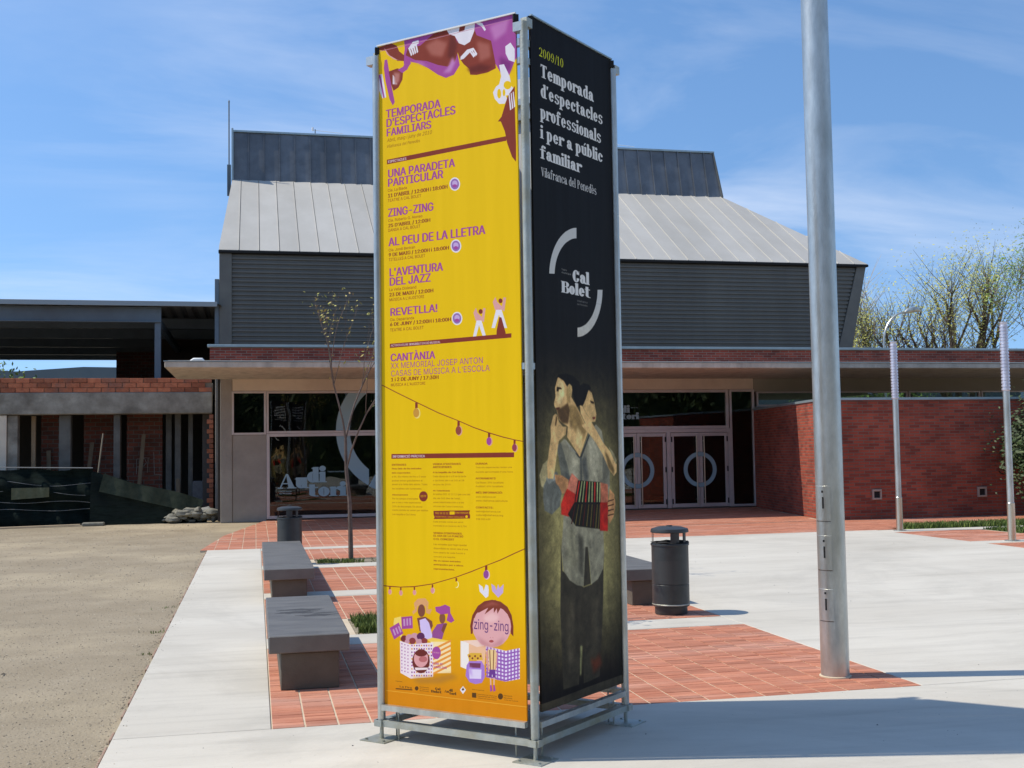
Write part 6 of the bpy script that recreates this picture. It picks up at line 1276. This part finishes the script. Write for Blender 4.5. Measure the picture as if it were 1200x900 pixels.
# debris netting
def sheet(name,fn,nu,nv,m,parent,th=.012):
    V=[fn(i/nu,j/nv) for j in range(nv+1) for i in range(nu+1)]; k=len(V); V2=[(x,y+th,z) for x,y,z in V]; F=[(j*(nu+1)+i,j*(nu+1)+i+1,(j+1)*(nu+1)+i+1,(j+1)*(nu+1)+i) for j in range(nv) for i in range(nu)]
    mb=MB(); mb.add(V+V2,F+[tuple(q+k for q in f[::-1]) for f in F]); return mb.build(name,m,parent,True)
NF=thing('netting_fence','sagging fence of dark green debris netting in front of the unfinished building','netting',(-5.4,29.75,0))
sheet('net',lambda u,v:(-9+5.1*u,29.78+.07*math.sin(u*34+v*3)+.09*math.sin(v*11+u*5)+.05*math.sin(u*70+v*9),-.05+(1.50-.12*u-.05*math.sin(u*13)**2)*v),110,24,NET,NF)
for z,a in((1.02,.03),(.78,.05),(.5,.03),(.3,.02)):
    MB().tube([(-9+5.1*u,29.64+.05*math.sin(u*34),z-.04*math.sin(u*14+z*9)-.07*math.sin(u*5+z*3)) for u in np.linspace(0,1,40)],.005,5).build('seam_cord',mat('grey_cord',(.20,.21,.21),rough=.8) if 'grey_cord' not in MATS else MATS['grey_cord'],NF,True)
MB().tube([(-9+5.1*u,29.73,1.47-.12*u) for u in np.linspace(0,1,12)],.014,6).build('top_cord',MATS['grey_cord'],NF,True)
sheet('patch',lambda u,v:(-5.72+.85*u,29.50+.02*math.sin(u*20),.62+(.28-.1*u*0)*v+.05*u*(1-v)),14,4,NETL,NF)
SN=thing('fallen_netting','slumped green netting sheet sloping down to the rubble','netting',(-2.6,29.6,0))
sheet('sheet',lambda u,v:(-3.92+2.75*u,29.6-.35*(1-v)*.8+.03*math.sin(u*25+v*7),-.04+(1.30*(1-u)**.8+.28*u+.02*math.sin(u*30))*v),44,12,NET,SN); sheet('lighter_top',lambda u,v:(-3.7+2.35*u+.1*v,29.3+.08*v+.02*math.sin(u*22),(.78-.60*u)+(.44-.12*u)*v*(1-.1*math.sin(u*6))),36,5,NETG,SN)
MB().tube([(-3.9,29.6,0),(-3.72,30.2,2.2)],.02,8).build('prop',mat('old_timber',(.2,.17,.12),rough=.9),SN,True)
RB=thing('rubble_heap','heap of grey stones and sacks against the wall corner','rubble',(-1.6,29.4,0))
def blob(name,c,s,m,par,seed):
    rr=random.Random(seed); mb=MB(); pr=[(math.sin(PI*i/6),-math.cos(PI*i/6)) for i in range(7)]; mb.lathe([(max(a,.02),b) for a,b in pr],(0,0,0),10); ph=[rr.uniform(0,6) for _ in range(3)]
    mb.v=[(c[0]+x*s[0]*(1+.18*math.sin(3*y+ph[0])),c[1]+y*s[1]*(1+.18*math.sin(4*z+ph[1])),c[2]+z*s[2]*(1+.2*math.sin(4*x+ph[2]))) for x,y,z in mb.v]; return mb.build(name,m,par,True)
SACK=mat('dusty_sack',(.14,.135,.105),(.25,.24,.195),6,.9,bump=.5,bscale=25)
for k in range(34):
    q=random.Random(k+5); u=q.random(); x=-2.2+1.25*u; hh=.30*math.sin(min(1,.25+u*.85)*PI*.62); s=q.uniform(.05,.15); z=-.02+q.uniform(.1,1)*hh; blob('stone',(x,29.35+q.uniform(-.2,.15)-.1*(1-z*3),z),(s*q.uniform(.9,1.7),s,s*q.uniform(.35,.8)),SACK,RB,k)
blob('sack',(-1.55,29.3,.2),(.33,.18,.09),mat('grey_sack',(.2,.2,.18),(.27,.27,.25),8,.9),RB,77); blob('sack',(-1.2,29.32,.22),(.2,.15,.14),MATS['grey_sack'],RB,78); blob('sack',(-1.02,29.35,.1),(.12,.12,.12),MATS['grey_sack'],RB,79)
o=MB().bar((-5.85,28.9,-.01),(-4.1,29.15,.0),.14,.03).build('timber_plank',mat('pale_plank',(.5,.38,.24),(.58,.45,.3),5,.8,stretch=(.2,3,3)),loc=(-5,29,0)); tag(o,'pale timber plank lying on the gravel below the netting','plank')
o=MB().bbox(-4.05,-3.55,29.0,29.25,-.035,.05,.02).build('broken_board',SACK,loc=(-3.8,29.1,0)); tag(o,'grey broken board between the plank and the rubble','board')
# ---------------------------------------------------------------- trees
def tree(name,label,cat,loc,h,seed,bark,leaf,nleaf,ls,r0=.2,fork=.35,spread=.55,depth=4,kids=(2,3),group=None,up=.35,trunks=None,leafat=.15,crownname='crown',droop=0,twigs=0,twigL=.8,lenf=(.62,.86),rk=.78,tiponly=False):
    rr=random.Random(seed); t=thing(name,label,cat,loc,group); mb=MB(); tips=[]; base=Vector(loc)
    def br(p,d,L,r,dep):
        n=4 if dep>1 else 3; pts=[p]; rs=[r]; q=p; dd=d
        for i in range(n):
            dd=(dd+Vector((rr.uniform(-1,1),rr.uniform(-1,1),rr.uniform(-.6,1)*up))*.13).normalized(); q=q+dd*L/n; pts.append(q); rs.append(r*(1-.45*(i+1)/n))
            if dep<=2: tips.append((q,dep))
        mb.tube(pts,rs,7 if dep>=depth-1 else (5 if dep>1 else 3),cap=False)
        if dep==0: tips.append((q,0)); return
        k=rr.randint(*kids)+(1 if dep>=depth-1 else 0)
        for j in range(k):
            a=rr.uniform(0,2*PI) if j else 0; a=2*PI*j/k+rr.uniform(-.5,.5); o=dd.orthogonal().normalized(); o=(Matrix.Rotation(a,3,dd)@o)
            nd=(dd*(1-spread*.5)+o*spread*rr.uniform(.6,1.15)+Vector((0,0,up*.55))).normalized(); br(q if j<2 else pts[-2],nd,L*rr.uniform(*lenf),rs[-1]*rk,dep-1)
    for (dx,dy,tilt,ta) in (trunks or [(0,0,0,0)]):
        d=Vector((math.sin(tilt)*math.cos(ta),math.sin(tilt)*math.sin(ta),math.cos(tilt))); br(base+Vector((dx,dy,-.05)),d,h*fork,r0,depth)
    if twigs:
        keep0=len(tips)
        for q,dep in list(tips):
            if dep>1: continue
            for _ in range(twigs):
                d=Vector((rr.gauss(0,.6),rr.gauss(0,.6),1)).normalized(); e=q+d*twigL*rr.uniform(.5,1.2); m_=q.lerp(e,.5)+Vector((rr.gauss(0,.05),rr.gauss(0,.05),0)); mb.tube([q,m_,e],[.019,.013,.006],3,cap=False); tips.append((e,0)); tips.append((m_,0))
    if twigs and tiponly: tips=tips[keep0:]
    mb.build('trunk',bark,t,True)
    V=[];F=[]
    for i in range(nleaf):
        p,dep=tips[int(rr.random()*len(tips))]; s=ls*rr.uniform(.6,1.4); c=p+Vector((rr.gauss(0,1),rr.gauss(0,1),rr.gauss(0,1)-droop*abs(rr.gauss(0,1))))*leafat*(1 if dep<2 else .6)
        a=Vector((rr.gauss(0,1),rr.gauss(0,1),rr.gauss(0,1))).normalized(); b=a.orthogonal().normalized()
        o=len(V); V+=[c-a*s,c+b*s*.45,c+a*s,c-b*s*.45]; F.append((o,o+1,o+2,o+3))
    m2=MB(); m2.v=[tuple(v) for v in V]; m2.f=F; m2.build(crownname,leaf,t); return t
# young street trees in the planters
BARKY=mat('young_bark',(.09,.062,.048),(.16,.115,.09),12,.85)
BUD=mat('spring_bud',(.40,.38,.08),(.26,.14,.06),9,.7,island=.3,lo=.45,hi=.6)
def young(loc,seed,label,h=5.5,n=300): return tree('young_tree',label,'tree',loc,h,seed,BARKY,BUD,n,.028,r0=.040,fork=.345,spread=.42,depth=4,kids=(2,4),group='young trees in the planters',up=.8,leafat=.05,lenf=(.46,.68))
young((1.40,17.42,-.02),11,'young bare tree with yellow green buds beside the left benches')
young((3.3,14.2,-.02),5,'young tree hidden behind the poster tower beside the middle paving',4.6,90); young((1.75,10.85,-.02),9,'young tree hidden behind the poster tower beside the nearest planter',3.6,80)
BARKD=mat('dark_bark',(.07,.05,.035),(.12,.09,.065),9,.9,bump=.8,bscale=30)
# big trees beyond the brick wing
TW=dict(up=.6,lenf=(.62,.82),rk=1.0,tiponly=True)
tree('plane_tree','pollarded tree with thick dark limbs and pale leaves, left of the two behind the wing','tree',(33.6,50,0),9.6,3,BARKD,LEAFY,3600,.06,r0=.30,fork=.40,spread=.40,depth=2,kids=(1,2),leafat=.42,trunks=[(0,0,-.08,2.8),(-.1,.3,.42,3.3)],twigs=3,twigL=2.4,**TW)
tree('plane_tree','tall pollarded tree with a vase of dark limbs, behind the right half of the wing','tree',(34.9,51,0),10,8,BARKD,LEAFY,7500,.065,r0=.30,fork=.43,spread=.42,depth=2,kids=(1,2),leafat=.5,trunks=[(0,0,-.12,0),(.1,0,.34,.3),(0,.2,.16,1.2)],twigs=3,twigL=2.7,**TW)
tree('leafy_tree','tall green tree at the right edge of the picture','tree',(38.9,48,0),10,21,BARK,LEAFG,14000,.07,r0=.25,fork=.38,spread=.50,depth=4,kids=(2,3),up=.45,leafat=.35,twigs=1,twigL=1.2)
tree('poplar_tree','slender bare pale trees beside the pollarded trees','tree',(31.6,57,0),10,31,BARKP,LEAFY,1300,.05,r0=.09,fork=.36,spread=.22,depth=3,kids=(2,3),up=1.1,leafat=.35,trunks=[(0,0,.12,3.1),(.8,0,.03,0),(1.7,.4,.06,2.9)],twigs=1,twigL=1.8)
tree('small_tree','thin yellow green tree just right of the hall','tree',(29.6,52,0),8,41,BARK,LEAFY,3200,.06,r0=.12,fork=.37,spread=.35,depth=3,kids=(2,3),up=.9,leafat=.35,twigs=2,twigL=1.0)
tree('bush','low yellow green bush behind the brick wing','bush',(30.3,50.5,0),5.0,43,BARK,LEAFG,5000,.08,r0=.16,fork=.38,spread=.6,depth=4,kids=(3,3),up=.25,leafat=.5,trunks=[(0,0,.2,0),(-.9,0,.3,3)],crownname='foliage')
tree('leafy_tree','green tree beyond the unfinished building at the left edge','tree',(-12.6,49,0),6.0,51,BARK,LEAFG,2500,.09,r0=.14,fork=.38,spread=.5,depth=4,kids=(2,3),leafat=.4)
tree('evergreen_shrub','dark evergreen shrub in front of the brick wall at the right edge','shrub',(17.5,21.6,0),3.6,61,BARK,LEAFD,30000,.05,r0=.06,fork=.28,spread=.75,depth=4,kids=(3,4),up=.15,leafat=.26,crownname='foliage',droop=.8)
# trees across the street behind the viewer, seen as reflections in the glass
for k,(x,y,h) in enumerate(((-16,-30,10),(-7,-27,11),(3,-31,12),(12,-28,10.5),(21,-30,12),(31,-27,11),(41,-30,11))):
    tree('street_tree','tree across the street behind the viewer','tree',(x,y,0),h,70+k,BARK,LEAFD,4200,.34,r0=.3,fork=.3,spread=.7,depth=4,kids=(3,3),up=.25,leafat=.9,group='trees across the street behind the viewer')
V=MB(); rr=random.Random(4)
for i in range(16000):
    c=Vector((rr.uniform(-45,60),-24+rr.uniform(-.9,.9),rr.uniform(0,6.3))); a=Vector((rr.gauss(0,1),rr.gauss(0,1),rr.gauss(0,1))).normalized()*.4; b=a.orthogonal().normalized()*.25; V.add([c-a,c+b,c+a,c-b],[(0,1,2,3)])
V.box(-45,60,-24.6,-23.4,0,5.8); V.build('reflection_hedge',LEAFD,kind='stuff')  # unseen hedge added, raised so the upper panes reflect dark
